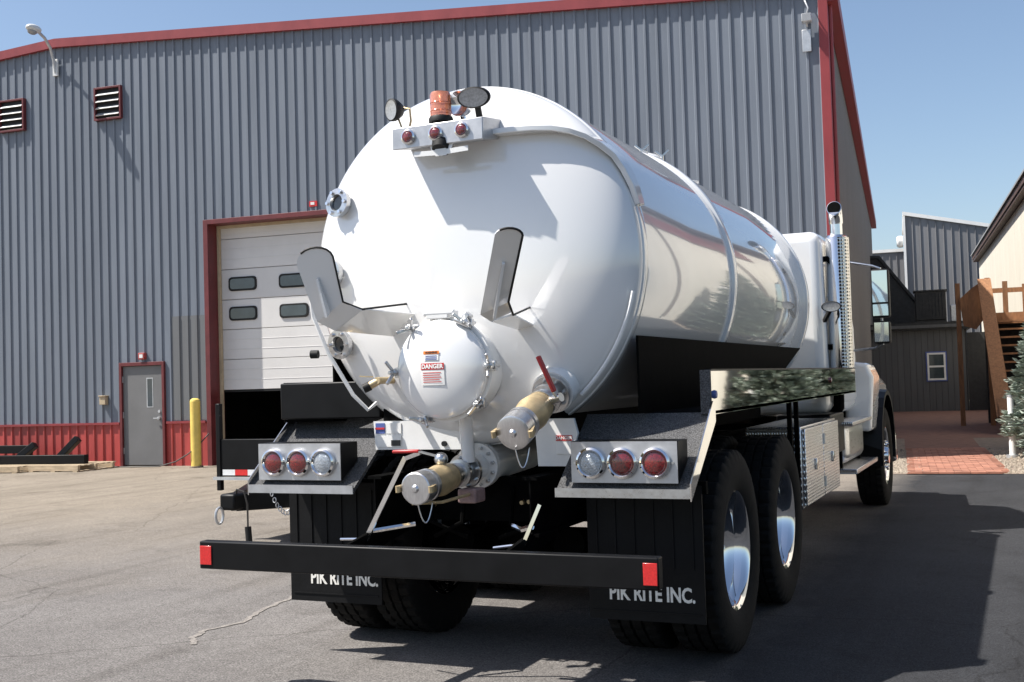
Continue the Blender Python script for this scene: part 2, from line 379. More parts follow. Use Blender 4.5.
# faded repair sheet left of the overhead door
p = rib_cols([XL+87*PITCH+i*PITCH for i in range(4)], lambda u: WZ+.04, lambda u: 2.89); p.v = [(a, b-.006, c) for a, b, c in p.v]; p.build('wall_patch', 'steel_old', WH)
# side wall (towards the camera's right), ribs face +x
for k in range(0, int(DEP/PITCH), 4):
    mb = rib_cols([(k+i)*PITCH for i in range(4)], lambda u: 0, lambda u: ZE-.05)
    mb.v = [(XR-b+.0, a, c) for a, b, c in mb.v]; mb.build('side_panel', 'tan_siding', WH)
mb = MB(); mb.box(XL, XR-.01, DEP-.1, DEP, 0, ZE-.1).box(XL, XL+.08, .1, DEP, 0, ZE-.1); mb.build('rear_wall', 'interior', WH)
mb = MB(); mb.box(OX1+.3, OX1+.4, .5, 12, 0, 7).box(-3, OX1+.3, 11.9, 12, 0, 7).box(-3.1, -3, .5, 12, 0, 7); mb.build('inner_partition', 'interior', WH)
# gable trim
mb = MB()
for (xa, xb) in ((XL-.1, XP), (XP, XR+.12)):
    za, zb = ztop(xa), ztop(xb)
    mb.add([(x, y, z+dz) for x, z in ((xa, za), (xb, zb)) for y in (-.09, .0) for dz in (-.075, .10)],
           [(0, 1, 3, 2), (4, 6, 7, 5), (0, 4, 5, 1), (2, 3, 7, 6), (0, 2, 6, 4), (1, 5, 7, 3)])
mb.build('gable_trim', 'red_trim', WH, weld=False)
mb = MB()
for (xa, xb) in ((XL-.1, XP), (XP, XR+.12)):
    za, zb = ztop(xa)+.07, ztop(xb)+.07
    mb.add([(xa, 0, za), (xb, 0, zb), (xb, DEP, zb), (xa, DEP, za), (xa, 0, za-.06), (xb, 0, zb-.06), (xb, DEP, zb-.06), (xa, DEP, za-.06)],
           [(0, 1, 2, 3), (4, 7, 6, 5), (0, 4, 5, 1), (2, 6, 7, 3)])
mb.build('roof', 'roof', WH, weld=False)
mb = MB(); mb.box(XR-.085, XR+.06, -.055, .0, 0, ZE-.05).box(XR+.034, XR+.062, .002, .16, 0, ZE-.05); mb.build('corner_trim', 'red_trim', WH, bevel=.004)
mb = MB(); mb.box(XR+.03, XR+.22, .0, DEP, ZE-.22, ZE+.06); mb.build('eave_trim', 'red_trim', WH)
mb = MB()
for a, b in ((XL, DX0-.08), (DX1+.08, OX0-.14), (OX1+.14, XR-.12)): mb.box(a, b, -.05, -.002, WZ-.022, WZ+.022)
mb.build('wainscot_trim', 'red_trim', WH)
# overhead door
mb = MB(); mb.box(OX0-.10, OX0, -.05, .42, 0, OZ+.09).box(OX1, OX1+.12, -.05, .42, 0, OZ+.09).box(OX0, OX1, -.052, .42, OZ, OZ+.09); mb.build('door_frame', 'dark_red', WH, bevel=.004)
mb = MB(); mb.box(OX0+.001, OX0+.045, .26, .335, 0, OZ).box(OX0+.046, OX1, .26, .335, OZ-.05, OZ-.001); mb.build('door_seal', 'seal', WH)
seams = [1.43, 2.02, 2.60, 3.18, 3.77, 4.36, 4.61]
OD = MB().box(OX0+.01, OX1-.01, .40, .42, 1.44, 4.60).build('overhead_door', 'ohdoor', WH)
for i, (a, b) in enumerate(zip(seams[:-1], seams[1:])):
    mb = MB(); mb.box(OX0+.01, OX1-.01, .345, .398, a+.006, b-.006)
    for j in (1, 2):     # pressed ribs
        z = a+(b-a)*j/3
        if not 1 < i < 4: mb.box(OX0+.02, OX1-.02, .341, .346, z-.006, z+.006)
    mb.build('door_section', 'ohdoor', OD, bevel=.006)
for z0 in (2.77, 3.345):
    for x0 in (1.76, 2.87, 3.98, 5.09):
        mb = MB(); poly = []
        for (cx, cz, a0) in ((x0+.55, z0+.20, 0), (x0+.07, z0+.20, 90), (x0+.07, z0+.07, 180), (x0+.55, z0+.07, 270)):
            poly += [(cx+.07*math.cos(R_(a0+t)), .322, cz+.07*math.sin(R_(a0+t))) for t in (0, 30, 60, 90)]
        mb.prism(poly, (0, .03, 0)); w = mb.build('window_frame', 'dark', OD, bevel=.006)
        mb = MB(); cx, cz = x0+.31, z0+.135; mb.prism([((q[0]-cx)*.88+cx, .3205, (q[2]-cz)*.74+cz) for q in poly], (0, .004, 0)); mb.build('pane', 'winglass', OD)
mb = MB(); mb.box(OX0+.02, OX1-.02, .35, .39, 1.39, 1.43); mb.build('bottom_seal', 'dark', OD)
# personnel door
mb = MB(); mb.box(DX0-.055, DX0-.001, -.06, .08, 0, DZ+.07).box(DX1+.001, DX1+.055, -.06, .08, 0, DZ+.07).box(DX0, DX1, -.061, .08, DZ, DZ+.07); mb.build('entry_frame', 'dark_red', WH, bevel=.004)
PD = MB().box(DX0, DX1, -.01, .035, .02, DZ-.005).build('entry_door', 'doorgrey', WH, bevel=.004)
MB().box(.08, .23, -.0135, -.011, 1.14, 1.72).build('glazing_bead', 'galv', PD)
MB().box(.10, .21, -.016, -.0145, 1.16, 1.70).build('pane', 'winglass', PD)
mb = MB(); mb.cyl((.37, -.011, .93), (.37, -.06, .93), .03, n=16).bar((.37, -.06, .93), (.26, -.06, .93), .015, .02).cyl((.37, -.011, 1.06), (.37, -.03, 1.06), .028, n=16); mb.build('handle', 'galv', PD, smooth=True)
mb = MB()
for z in (.3, 1.0, 1.7): mb.box(DX0-.01, DX0+.015, -.03, -.012, z-.06, z+.06)
mb.build('hinge', 'galv', PD)
mb = MB(); mb.box(-.05, .09, -.09, -.001, DZ+.12, DZ+.25); sg = mb.build('exit_light', 'red_siding', WH, bevel=.01)
MB().box(-.02, .06, -.094, -.091, DZ+.15, DZ+.22).build('face_plate', 'whitetrim', sg)
mb = MB(); mb.box(-.97, -.83, -.10, -.002, 1.22, 1.38).box(-.985, -.815, -.12, -.002, 1.381, 1.40); mb.build('junction_box', 'seal', WH, bevel=.006)
mb = MB(); mb.box(3.76, 3.92, -.03, -.003, OZ+.17, OZ+.27); mb.build('door_sign', 'decal_red', WH)
MB().box(3.79, 3.87, -.034, -.031, OZ+.20, OZ+.25).build('sign_panel', 'whitetrim', WH)
# louvres
for x0 in (-3.37, -.99):
    x1, z0, z1 = x0+.64, 6.88, 7.54
    mb = MB(); mb.box(x0, x0+.035, -.09, -.0, z0, z1).box(x1-.035, x1, -.09, -.0, z0, z1).box(x0+.035, x1-.035, -.09, -.0, z1-.035, z1).box(x0+.035, x1-.035, -.09, -.0, z0, z0+.035)
    fr = mb.build('louver_frame', 'dark_red', WH, bevel=.003)
    MB().box(x0+.036, x1-.036, -.037, -.034, z0+.036, z1-.036).build('louver_back', 'dark', fr)
    for i in range(4):
        z = z0+.12+i*.135
        MB().bar(((x0+x1)/2-.27, -.062, z), ((x0+x1)/2+.27, -.062, z), .012, .10, (0, -.75, -.66)).build('slat', 'galv', fr)
# side downpipe
mb = MB(); mb.tube([(XR+.08, .25, ZE-.1), (XR+.08, .25, .1)], .04, 8); mb.build('side_downpipe', 'red_trim', WH, smooth=True)

# wall lamp at the gable peak
wl = thing('wall_lamp', 'gooseneck flood lamp reaching out above the gable peak', 'lamp', L(-1.93, 0, 7.72), A)
mb = MB(); mb.box(-.06, .06, -.075, -.033, .18, .52); mb.build('mounting_plate', 'lampwhite', wl, bevel=.006)
mb = MB(); mb.tube([(0, -.06, .25), (0, -.11, .50), (0, -.20, .72), (0, -.36, .88), (0, -.52, .95)], .030, 8); mb.build('arm', 'galv', wl, smooth=True)
mb = MB(); mb.sphere((0, -.66, .98), .15, 14, 8, (.75, 1.25, .55)); mb.build('lamp_head', 'lampwhite', wl, smooth=True)
mb = MB(); mb.sphere((0, -.70, .91), .10, 12, 6, (.8, 1.1, .6)); mb.build('lens', 'lens_dark', wl, smooth=True)
# corner lamp
wl = thing('wall_lamp', 'floodlight on a pale plate high beside the red corner trim', 'lamp', L(12.84, 0, 6.57), A)
mb = MB(); mb.box(-.09, .05, -.06, -.033, 0, .36); mb.build('mounting_plate', 'galv', wl, bevel=.006)
mb = MB(); mb.tube([(0, -.07, .40), (-.02, -.16, .52), (.03, -.2, .66), (-.02, -.14, .8), (-.06, -.06, .95)], .014, 6); mb.build('conduit', 'galv', wl, smooth=True)
mb = MB(); mb.box(-.08, .08, -.22, -.07, .44, .58); mb.build('lamp_head', 'galv', wl, bevel=.02)
mb = MB(); mb.box(-.068, .068, -.225, -.221, .452, .568); mb.build('lens', 'lens_dark', wl)

# bollard
b = thing('bollard', 'yellow steel bollard beside the overhead door', 'bollard', L(1.48, -.45), A)
mb = MB(); mb.cyl((0, 0, 0), (0, 0, 1.24), .095, n=24); mb.lathe([(.095, 1.24), (.085, 1.27), (.05, 1.295), (0, 1.30)], n=24); mb.build('post', 'yellow', b, smooth=True)
mb = MB(); mb.cyl((0, 0, 0), (0, 0, .03), .13, n=24); mb.build('footing', 'soil', b)
pp = [L(1.6, -.2, .62), L(1.55, -.46, .42), L(1.38, -.56, .26), L(1.1, -.55, .12), L(.7, -.5, .03), L(0, -.4, .015), L(-.5, -.3, .015)]
o = MB().tube(pp, .012, 6).build('cord', 'hose', smooth=True); tag(o, 'thin dark cord trailing from the overhead door past the yellow bollard', 'cord')

# ------------------------------------------------------------------ pallets and steel frames (left edge)
def pallet(loc, rz, label):
    t = thing('pallet', label, 'pallet', loc, rz, 'pallets under the black steel')
    for i in range(7): MB().box(-.6, .6, -.5+i*.155, -.5+i*.155+.09, .105, .125).build('deck_board', 'wood', t)
    for y in (-.5, -.04, .42): MB().box(-.6, .6, y, y+.06, .02, .104).build('stringer', 'wood', t)
    for x in (-.58, -.05, .48): MB().box(x, x+.1, -.5, .5, .001, .0195).build('bottom_board', 'wood', t)
    return t
pallet(L(-2.25, -1.15), A+.06, 'wooden pallet under the left end of the black steel beam')
pallet(L(-1.02, -.85), A-.05, 'wooden pallet nearest the grey entry door, holding the black beam')
t = thing('steel_frame', 'black painted steel beam with two slanting arms lying on pallets', 'steel frame', L(-1.9, -1.0, .126), A+.02)
mb = MB(); mb.box(-1.3, 1.32, -.06, .06, 0, .17); mb.build('beam', 'black', t, bevel=.008)
mb = MB(); mb.bar((.5, .10, .0), (.95, .24, .47), .12, .14, (0, 1, 0)); mb.build('arm', 'black', t, bevel=.008)
mb = MB(); mb.bar((-.5, .10, .0), (-.05, .24, .36), .12, .14, (0, 1, 0)); mb.build('arm', 'black', t, bevel=.008)
t = thing('steel_frame', 'second black steel frame at the far left edge behind the first', 'steel frame', L(-2.75, -.45, 0), A)
mb = MB(); mb.box(-.9, .42, -.05, .05, .30, .46).box(-.8, -.68, -.15, .15, 0, .299).box(.2, .32, -.15, .15, 0, .299); mb.build('beam', 'black', t, bevel=.006)

# ================================================================== RIGHT-HAND BACKGROUND
# small shed with a flat roof
sh = thing('shed', 'small grey board-sided shed with one window at the end of the paver path', 'shed', L(14.45, 22.0), A)
for i in range(17):
    MB().box(-1.66+i*.195, -1.66+i*.195+.185, -.03, 0, 0, 2.74).build('board', 'shed', sh)
MB().box(-1.70, 1.70, .001, 3.2, 0, 2.73).build('wall', 'hvac', sh)
MB().box(-1.85, 1.85, -.30, 3.5, 2.741, 2.98).build('flat_roof', 'hvac', sh)
MB().box(-1.84, 1.84, -.36, -.301, 2.80, 2.90).build('gutter', 'shed', sh)
MB().box(1.71, 3.1, -.02, .1, 0, 2.6).build('side_wall', 'hvac', sh)
w = MB().box(.40, 1.06, -.06, -.031, 1.00, 2.0).build('window', 'decal_blue', sh)
mb = MB(); mb.box(.44, .50, -.075, -.061, 1.04, 1.96).box(.96, 1.02, -.075, -.061, 1.04, 1.96).box(.50, .96, -.075, -.061, 1.04, 1.10).box(.50, .96, -.075, -.061, 1.90, 1.96).box(.50, .96, -.075, -.061, 1.47, 1.53); mb.build('sash', 'whitetrim', w)
MB().box(.50, .96, -.066, -.062, 1.10, 1.47).build('pane', 'winglass', w); MB().box(.50, .96, -.066, -.062, 1.53, 1.90).build('pane', 'winglass', w)
# HVAC on top
hv = thing('rooftop_unit', 'dark louvred air-conditioning unit on the shed roof', 'air conditioner', L(15.1, 23.2, 2.985), A)
MB().box(-.5, .5, -.4, .4, .12, 1.10).build('casing', 'hvac', hv, bevel=.02)
for i in range(9): MB().box(-.46+i*.105, -.43+i*.105, -.43, -.401, .2, 1.02).build('grille_bar', 'hvac', hv)
MB().box(-.55, .55, -.45, .45, 1.101, 1.15).build('lid', 'hvac', hv); MB().box(-.5, .5, -.35, .35, 0, .119).build('curb', 'hvac', hv)
hv = thing('rooftop_unit', 'small pale box unit on the shed roof right of the dark unit', 'air conditioner', L(16.0, 23.4, 2.985), A)
MB().box(-.25, .25, -.3, .3, .05, .62).build('casing', 'galv', hv, bevel=.02); MB().box(-.22, .22, -.28, .28, 0, .049).build('curb', 'hvac', hv)
# dark lean-to roof between shed and warehouse
t = thing('lean_to', 'dark lean-to roof sloping down beside the warehouse side wall', 'building', L(13.3, 25.8), A)
MB().prism([(-.2, 0, 0), (1.55, 0, 0), (1.55, 0, 3.6), (.1, 0, 5.6), (-.2, 0, 5.6)], (0, 3.5, 0)).build('wall', 'hvac', t)
mb = MB(); mb.add([(-.25, -.1, 5.72), (.16, -.1, 5.70), (1.66, -.1, 3.62), (1.62, -.1, 3.54), (.1, -.1, 5.61), (-.25, -.1, 5.61)]+[(-.25, 3.6, 5.72), (.16, 3.6, 5.70), (1.66, 3.6, 3.62), (1.62, 3.6, 3.54), (.1, 3.6, 5.61), (-.25, 3.6, 5.61)],
   [(0, 1, 2, 3, 4, 5), (11, 10, 9, 8, 7, 6)]+[(i, (i+1) % 6, 6+(i+1) % 6, 6+i) for i in range(6)]); mb.build('roof', 'hvac', t)
# tall grey clad building
gb = thing('clad_building', 'tall grey seamed-metal building with white edge trim behind the shed', 'building', L(14.5, 36.0), A)
ztg = lambda u: 8.45-.225*u
for i in range(22):
    u = i*.33
    mb = MB(); mb.add([(u, 0, 0), (u+.29, 0, 0), (u+.29, 0, ztg(u+.29)), (u, 0, ztg(u))], [(0, 1, 2, 3)])
    mb.add([(u+.29, 0, 0), (u+.30, -.05, 0), (u+.30, -.05, ztg(u+.3)), (u+.29, 0, ztg(u+.29))], [(0, 1, 2, 3)])
    mb.add([(u+.30, -.05, 0), (u+.32, -.05, 0), (u+.32, -.05, ztg(u+.32)), (u+.30, -.05, ztg(u+.3))], [(0, 1, 2, 3)])
    mb.add([(u+.32, -.05, 0), (u+.33, 0, 0), (u+.33, 0, ztg(u+.33)), (u+.32, -.05, ztg(u+.32))], [(0, 1, 2, 3)])
    mb.build('cladding_panel', 'seam_grey', gb)
MB().prism([(0.0, .01, 0), (7.26, .01, 0), (7.26, .01, ztg(7.26)-.02), (0.0, .01, ztg(0)-.02)], (0, 8, 0)).build('wall', 'seam_grey', gb)
MB().prism([(-.10, -.12, ztg(-.10)), (7.4, -.12, ztg(7.4)), (7.4, -.12, ztg(7.4)+.16), (-.10, -.12, ztg(-.10)+.16)], (0, 8.2, 0)).build('roof_trim', 'whitetrim', gb)
MB().box(-.10, -.001, -.12, .1, 0, ztg(0)-.03).build('corner_trim', 'whitetrim', gb)
mb = MB(); mb.lathe([(.2, 0), (.25, 0), (.27, .05), (.27, .20), (.2, .28), (0, .28)], (-.12, .3, 7.30), (-1, 0, 0), 18); mb.build('wall_fan', 'whitetrim', gb, smooth=True)
for i in range(10):
    u = -3.2+i*.31
    mb = MB(); z1 = 6.90; mb.box(u, u+.27, 1.0, 1.05, 0, z1).box(u+.27, u+.31, .95, 1.05, 0, z1); mb.build('wing_panel', 'seam_grey', gb)
MB().box(-3.3, -.11, .9, 6, 6.91, 7.05).build('wing_roof', 'whitetrim', gb)

# cream building along the right
cb = thing('cream_building', 'long cream-sided building with dark eave along the right edge', 'building', L(17.22, 0), A)
CY0, CY1, CH = -9.0, 31.0, 5.72
for i in range(int((CY1-CY0)/1.0)):
    y = CY0+i
    mb = MB(); mb.box(0, .05, y+.006, y+.994, 0, CH); mb.build('siding_panel', 'cream', cb)
MB().box(.051, 6.5, CY0, CY1, 0, CH-.05).build('wall', 'cream', cb)
MB().box(-.22, -.19, CY0-.4, CY1+.4, CH+.10, CH+.26).build('fascia', 'brown', cb)
MB().box(-.189, .4, CY0-.4, CY1+.4, CH+.02, CH+.07).build('soffit', 'brown', cb)
mb = MB(); mb.prism([(-.27, CY0-.5, CH+.32), (3.3, CY0-.5, CH+1.70), (7.2, CY0-.5, CH+.33), (7.2, CY0-.5, CH+.27), (3.3, CY0-.5, CH+1.64), (-.27, CY0-.5, CH+.265)], (0, CY1-CY0+1, 0)); mb.build('roof', 'roof', cb)
MB().box(-.05, -.001, CY0, 4.5, CH-.9, CH-.25).build('band', 'maroon', cb)
for y in (7.3, 2.2, -3.2):
    MB().box(-.10, -.051, y, y+.12, .2, CH-.002).build('downspout', 'brown', cb)
for y in (14.5, 4.6, -.3, -6.5):
    w = MB().box(-.03, -.001, y, y+1.3, 1.1, 2.5).build('window', 'whitetrim', cb)
    MB().box(-.04, -.031, y+.08, y+.61, 1.18, 2.42).build('pane', 'winglass', w); MB().box(-.04, -.031, y+.69, y+1.22, 1.18, 2.42).build('pane', 'winglass', w)

# timber stairs
st = thing('timber_stairs', 'brown stained timber stairs with open risers against the cream building', 'stairs', L(16.1, 7.2), A)
N = 14; RISE = 2.7/N; GO = 3.5/N
MB().bar((0, -.3, -.02+.12), (0, 3.3, 2.72-.06), .06, .26, (1, 0, 0)).build('stringer', 'stain', st)
MB().bar((1.0, -.3, -.02+.12), (1.0, 3.3, 2.72-.06), .06, .26, (1, 0, 0)).build('stringer', 'stain', st)
for i in range(1, N): MB().box(.031, .969, -.2+i*GO-.10, -.2+i*GO+.15, i*RISE-.04, i*RISE).build('tread', 'stain', st)
MB().bar((-.035, .15, .35), (-.07, 3.8, 3.55), .05, .30, (1, 0, 0)).build('handrail_board', 'stain', st)
for i in range(8): MB().box(.03, 1.06, 3.31+i*.27, 3.31+i*.27+.26, 2.63, 2.70).build('landing_board', 'stain', st)
MB().box(.035, 1.06, 3.25, 3.305, 2.44, 2.705).build('landing_fascia', 'stain', st)
MB().box(.0, 1.06, 5.40, 5.45, 0, 2.6).build('under_deck_shade', 'hvac', st)  # dark sheet put in for the shade under the landing
MB().prism([(-.06, 3.9, 3.55), (-.35, 3.9, 3.36), (-.64, 3.9, 3.10), (-.56, 3.9, 2.45), (-.28, 3.9, 2.35), (.02, 3.9, 2.75)], (0, .06, 0)).build('side_board', 'stain', st)
for x, y, z1 in ((-.72, 3.97, 3.5), (-.04, 3.97, 3.6), (.92, 5.3, 3.5), (.3, 3.32, 3.45)):
    MB().box(x, x+.11, y, y+.1, 2.705 if x == .3 else 0, z1).build('post', 'stain', st)
MB().box(.035, .92, 5.33, 5.38, 3.30, 3.42).build('guard_rail', 'stain', st)

# paver path and gravel
def quad(name, pts, z, m):
    mb = MB(); mb.add([(q.x, q.y, z) for q in pts], [tuple(range(len(pts)))]); return struct(mb.build(name, m))
quad('gravel_bed', [L(12.9, -1.75), L(13.95, -2.35), L(16.9, -2.36), L(17.15, -2.2), L(17.15, 6), L(15.4, 6), L(13.2, 6)], .006, 'soil')
quad('pavement_beyond', [L(13.15, 6.02), L(17.15, 6.02), L(17.15, 22), L(13.15, 22)], .006, 'paver_far')
path = MB(); pl = [L(14.05, -2.38), L(15.25, -2.38), L(15.35, 6), L(14.05, 6)]
path.add([(q.x, q.y, .012) for q in pl], [(0, 1, 2, 3)]); path = struct(path.build('paver_path', 'paver_far'))
pm = MB().box(-.097, .097, -.047, .047, 0, .022).mesh('paver', 'paver')
for r in range(50):
    for c in range(6):
        x = 14.16+c*.2+(.1 if r % 2 else 0); y = -2.32+r*.1
        o = link_mesh('paver', pm, path, L(x, y, .013+random.uniform(-.003, .003)), (random.uniform(-.012, .012), random.uniform(-.012, .012), A))
mb = MB()
for i in range(3600):
    if random.random() < .62: x, y = random.uniform(13.2, 14.3), random.uniform(-2.25, 2.5)
    else: x, y = random.uniform(15.3, 16.9), random.uniform(-2.3, 2.5)
    if x < 13.95 and y < -1.75-(x-12.9)*.57: continue
    q = L(x, y, .008); s = random.uniform(.018, .045)
    a = random.random()*6; vs = []
    for k in range(5): vs.append((q.x+s*math.cos(a+k*1.257)*random.uniform(.7, 1.1), q.y+s*math.sin(a+k*1.257)*random.uniform(.7, 1.1), q.z))
    vs.append((q.x, q.y, q.z+s*random.uniform(.5, .9)))
    mb.add(vs, [(k, (k+1) % 5, 5) for k in range(5)])
o = stuff(mb.build('gravel', 'gravel', weld=False)); tag(o, 'loose tan gravel beside the paver path', 'gravel'); 

def spruce(x, y, h, rad, base, label, seed):
    rnd = random.Random(seed)
    t = thing('spruce_tree', label, 'tree', L(x, y), rnd.random()*6, 'blue spruces by the path')
    mb = MB(); mb.tube([(0, 0, 0), (.01, 0, h*.4), (0, .01, h*.95)], [.035*h/2, .025*h/2, .006], 8); mb.build('trunk', 'bark', t, smooth=True)
    c1, c2 = MB(), MB(); br = MB()
    z = base
    while z < h*.985:
        f = (z-base)/(h-base); rr = rad*(1-f)**.85*rnd.uniform(.82, 1.1)+.03
        nb = max(5, int(13*(1-f)+5))
        for k in range(nb):
            a = 6.283*k/nb+rnd.uniform(-.25, .25); ln = rr*rnd.uniform(.75, 1.12); dz = ln*rnd.uniform(-.12, .22)
            d = Vector((math.cos(a), math.sin(a), 0)); sd_ = Vector((-d.y, d.x, 0))
            br.tube([(0, 0, z), d*ln*.95+Vector((0, 0, z+dz))], [.008, .003], 4)
            ns = int(10+55*ln)
            for i in range(ns):
                u = rnd.uniform(.18, 1.0); w = (1-u*.65)*ln*.36
                off = rnd.uniform(-w, w)
                c = d*ln*u+sd_*off+Vector((0, 0, z+dz*u-.05*abs(off)/max(w, .01)+rnd.uniform(-.03, .03)))
                # twig: several thin needle blades around a short axis
                ax = (d*rnd.uniform(.5, 1)+sd_*(1.1*off/max(w, .01))*.8+Vector((0, 0, rnd.uniform(-.1, .45)))).normalized()
                tl = rnd.uniform(.07, .13); mb2 = c2 if (u > .55 and rnd.random() < .8) else c1
                x_, y_, _ = basis(ax)
                for q in range(3):
                    an = q*2.09+rnd.random(); pv = (x_*math.cos(an)+y_*math.sin(an))*rnd.uniform(.018, .032)
                    mb2.add([c-ax*.01, c+ax*tl*.45+pv, c+ax*tl, c+ax*tl*.45-pv*.4], [(0, 1, 2, 3)])
        z += rnd.uniform(.07, .105)*max(.7, h/2.6)
    br.build('branches', 'bark', t, weld=False); cr = c1.build('crown', 'spruce', t, weld=False); c2.build('shoots', 'spruce2', cr, weld=False)
    return t
spruce(16.12, .55, 2.5, .62, .38, 'blue spruce at the right edge of the paver path', 3)
spruce(16.45, -1.2, 3.3, .85, .25, 'larger blue spruce right of the path, nearer the asphalt', 4)
spruce(16.6, 2.6, 3.6, .75, .3, 'blue spruce beside the foot of the timber stairs', 5)
po = thing('post', 'white metal post standing at the foot of the spruce', 'post', L(15.63, .54), A)
MB().cyl((0, 0, 0), (0, 0, .95), .05, n=16).build('tube', 'whitetrim', po, smooth=True); MB().cyl((0, 0, 0), (0, 0, .05), .10, n=16).build('base', 'galv', po, smooth=True)
MB().cyl((0, 0, .951), (0, 0, .98), .055, n=16).build('cap', 'galv', po, smooth=True)

# ================================================================== THE TRUCK
T = thing('vacuum_truck', 'white vacuum tank truck seen from the rear with black bumper and polished trays', 'truck', (0, 0, .045))
YS, BU, RT, ZC, YF = .31, .25, .932, 2.035, 4.95
HN = 2.2
def head(r): return BU*max(0, 1-min(1, r/RT)**HN)**(1/HN)
def yd(x, z, off=0):
    return YS-head(math.sqrt(x*x+(z-ZC)**2))-off
def dome_pt(x, z, off=0):
    e = 1e-3; y = yd(x, z)
    n_ = Vector(((yd(x+e, z)-y)/e, -1, (yd(x, z+e)-y)/e)).normalized()
    return Vector((x, y, z))+n_*off, n_

# tank: shell + both heads in one lathe along y
prof = [(0, YS-BU)]
for i in range(1, 25):
    a = math.pi/2*i/24; prof.append((RT*math.sin(a), YS-head(RT*math.sin(a))))
prof += [(RT, 1.3), (RT, 2.2), (RT, 3.5), (RT, YF)]
for i in range(1, 17):
    a = math.pi/2*i/16; prof.append((RT*math.cos(a), YF+.22*math.sin(a)))
TK = MB().lathe(prof, (0, 0, ZC), (0, 1, 0), 128).build('tank', 'paint', T, smooth=True)
for y, w, h in ((YS+.03, .035, .008), (2.2, .05, .022), (YF-.05, .05, .016)):
    MB().lathe([(RT-.01, y-w), (RT+h*.8, y-w*.8), (RT+h, y-w*.5), (RT+h, y+w*.5), (RT+h*.8, y+w*.8), (RT-.01, y+w)], (0, 0, ZC), (0, 1, 0), 128).build('stiffener_ring', 'paint', TK, smooth=True)
# conduit ledge from the light box to the rim (square tube lying on the head)
pth = [(.235, 2.655), (.35, 2.657), (.459, 2.656), (.55, 2.65), (.63, 2.632), (.70, 2.603), (.76, 2.56), (.81, 2.51), (.85, 2.44), (.883, 2.36), (.905, 2.27)]
mb = MB(); ring = []
for i, (x, z) in enumerate(pth):
    p_, n_ = dome_pt(x, z); q0 = pth[max(0, i-1)]; q1 = pth[min(len(pth)-1, i+1)]
    d = Vector((q1[0]-q0[0], 0, q1[1]-q0[1])).normalized(); s_ = Vector((-d.z, 0, d.x))
    k = min(1, (len(pth)-1-i)/4+.12); hh = .075*k
    y0 = p_.y+.05
    ring.append([Vector((p_.x, y0, p_.z))+s_*.03, Vector((p_.x, p_.y-hh, p_.z))+s_*.022, Vector((p_.x, p_.y-hh, p_.z))-s_*.006, Vector((p_.x, y0, p_.z))-s_*.006])
for a, b in zip(ring[:-1], ring[1:]):
    for j in range(4): mb.add([a[j], a[(j+1) % 4], b[(j+1) % 4], b[j]], [(0, 1, 2, 3)])
mb.add(ring[0], [(0, 1, 2, 3)]); mb.add(ring[-1], [(3, 2, 1, 0)])
mb.build('conduit_ledge', 'paint', TK, bevel=.004)
# drain tube along lower right rim
pth = []
for i in range(14):
    a = R_(-12-36*i/13); pth.append((.922*math.cos(a), .225, ZC+.922*math.sin(a)))
MB().tube(pth, .011, 8).build('rim_tube', 'paint2', TK, smooth=True)
# left sight tube rod
mb = MB(); mb.tube([(-.80, -.02, 2.02), (-.79, .00, 1.80), (-.72, .03, 1.60), (-.60, .07, 1.38), (-.53, .10, 1.30), (-.50, .14, 1.335)], .011, 8); mb.build('sight_tube', 'paint2', TK, smooth=True)
# top manway
mb = MB(); mb.lathe([(.26, -.12), (.26, .03), (.30, .035), (.30, .06), (.27, .085), (.15, .11), (0, .115)], (-.05, 3.0, ZC+RT), (0, 0, 1), 32); tm = mb.build('top_hatch', 'paint2', TK, smooth=True)
for i in range(6):
    a = i*1.047+.3; c = Vector((-.05+.29*math.cos(a), 3.0+.29*math.sin(a), ZC+RT+.03))
    MB().cyl(c, c+Vector((0, 0, .07)), .014, n=8).bar(c+Vector((0, 0, .06)), c+Vector((.045, .02, .105)), .02, .012).bar(c+Vector((0, 0, .06)), c+Vector((-.045, -.02, .10)), .02, .012).build('wing_nut', 'satin', TK)
mb = MB(); mb.lathe([(.05, -.05), (.05, .08), (.08, .085), (.08, .10), (0, .115)], (.1, 4.3, ZC+RT-.005), (0, 0, 1), 16); mb.build('vent_fitting', 'paint2', TK, smooth=True)
mb = MB(); mb.lathe([(.05, -.05), (.05, .06), (.07, .065), (.07, .08), (0, .09)], (.15, 2.75, ZC+RT-.01), (0, 0, 1), 16); mb.build('vent_fitting', 'paint2', TK, smooth=True)

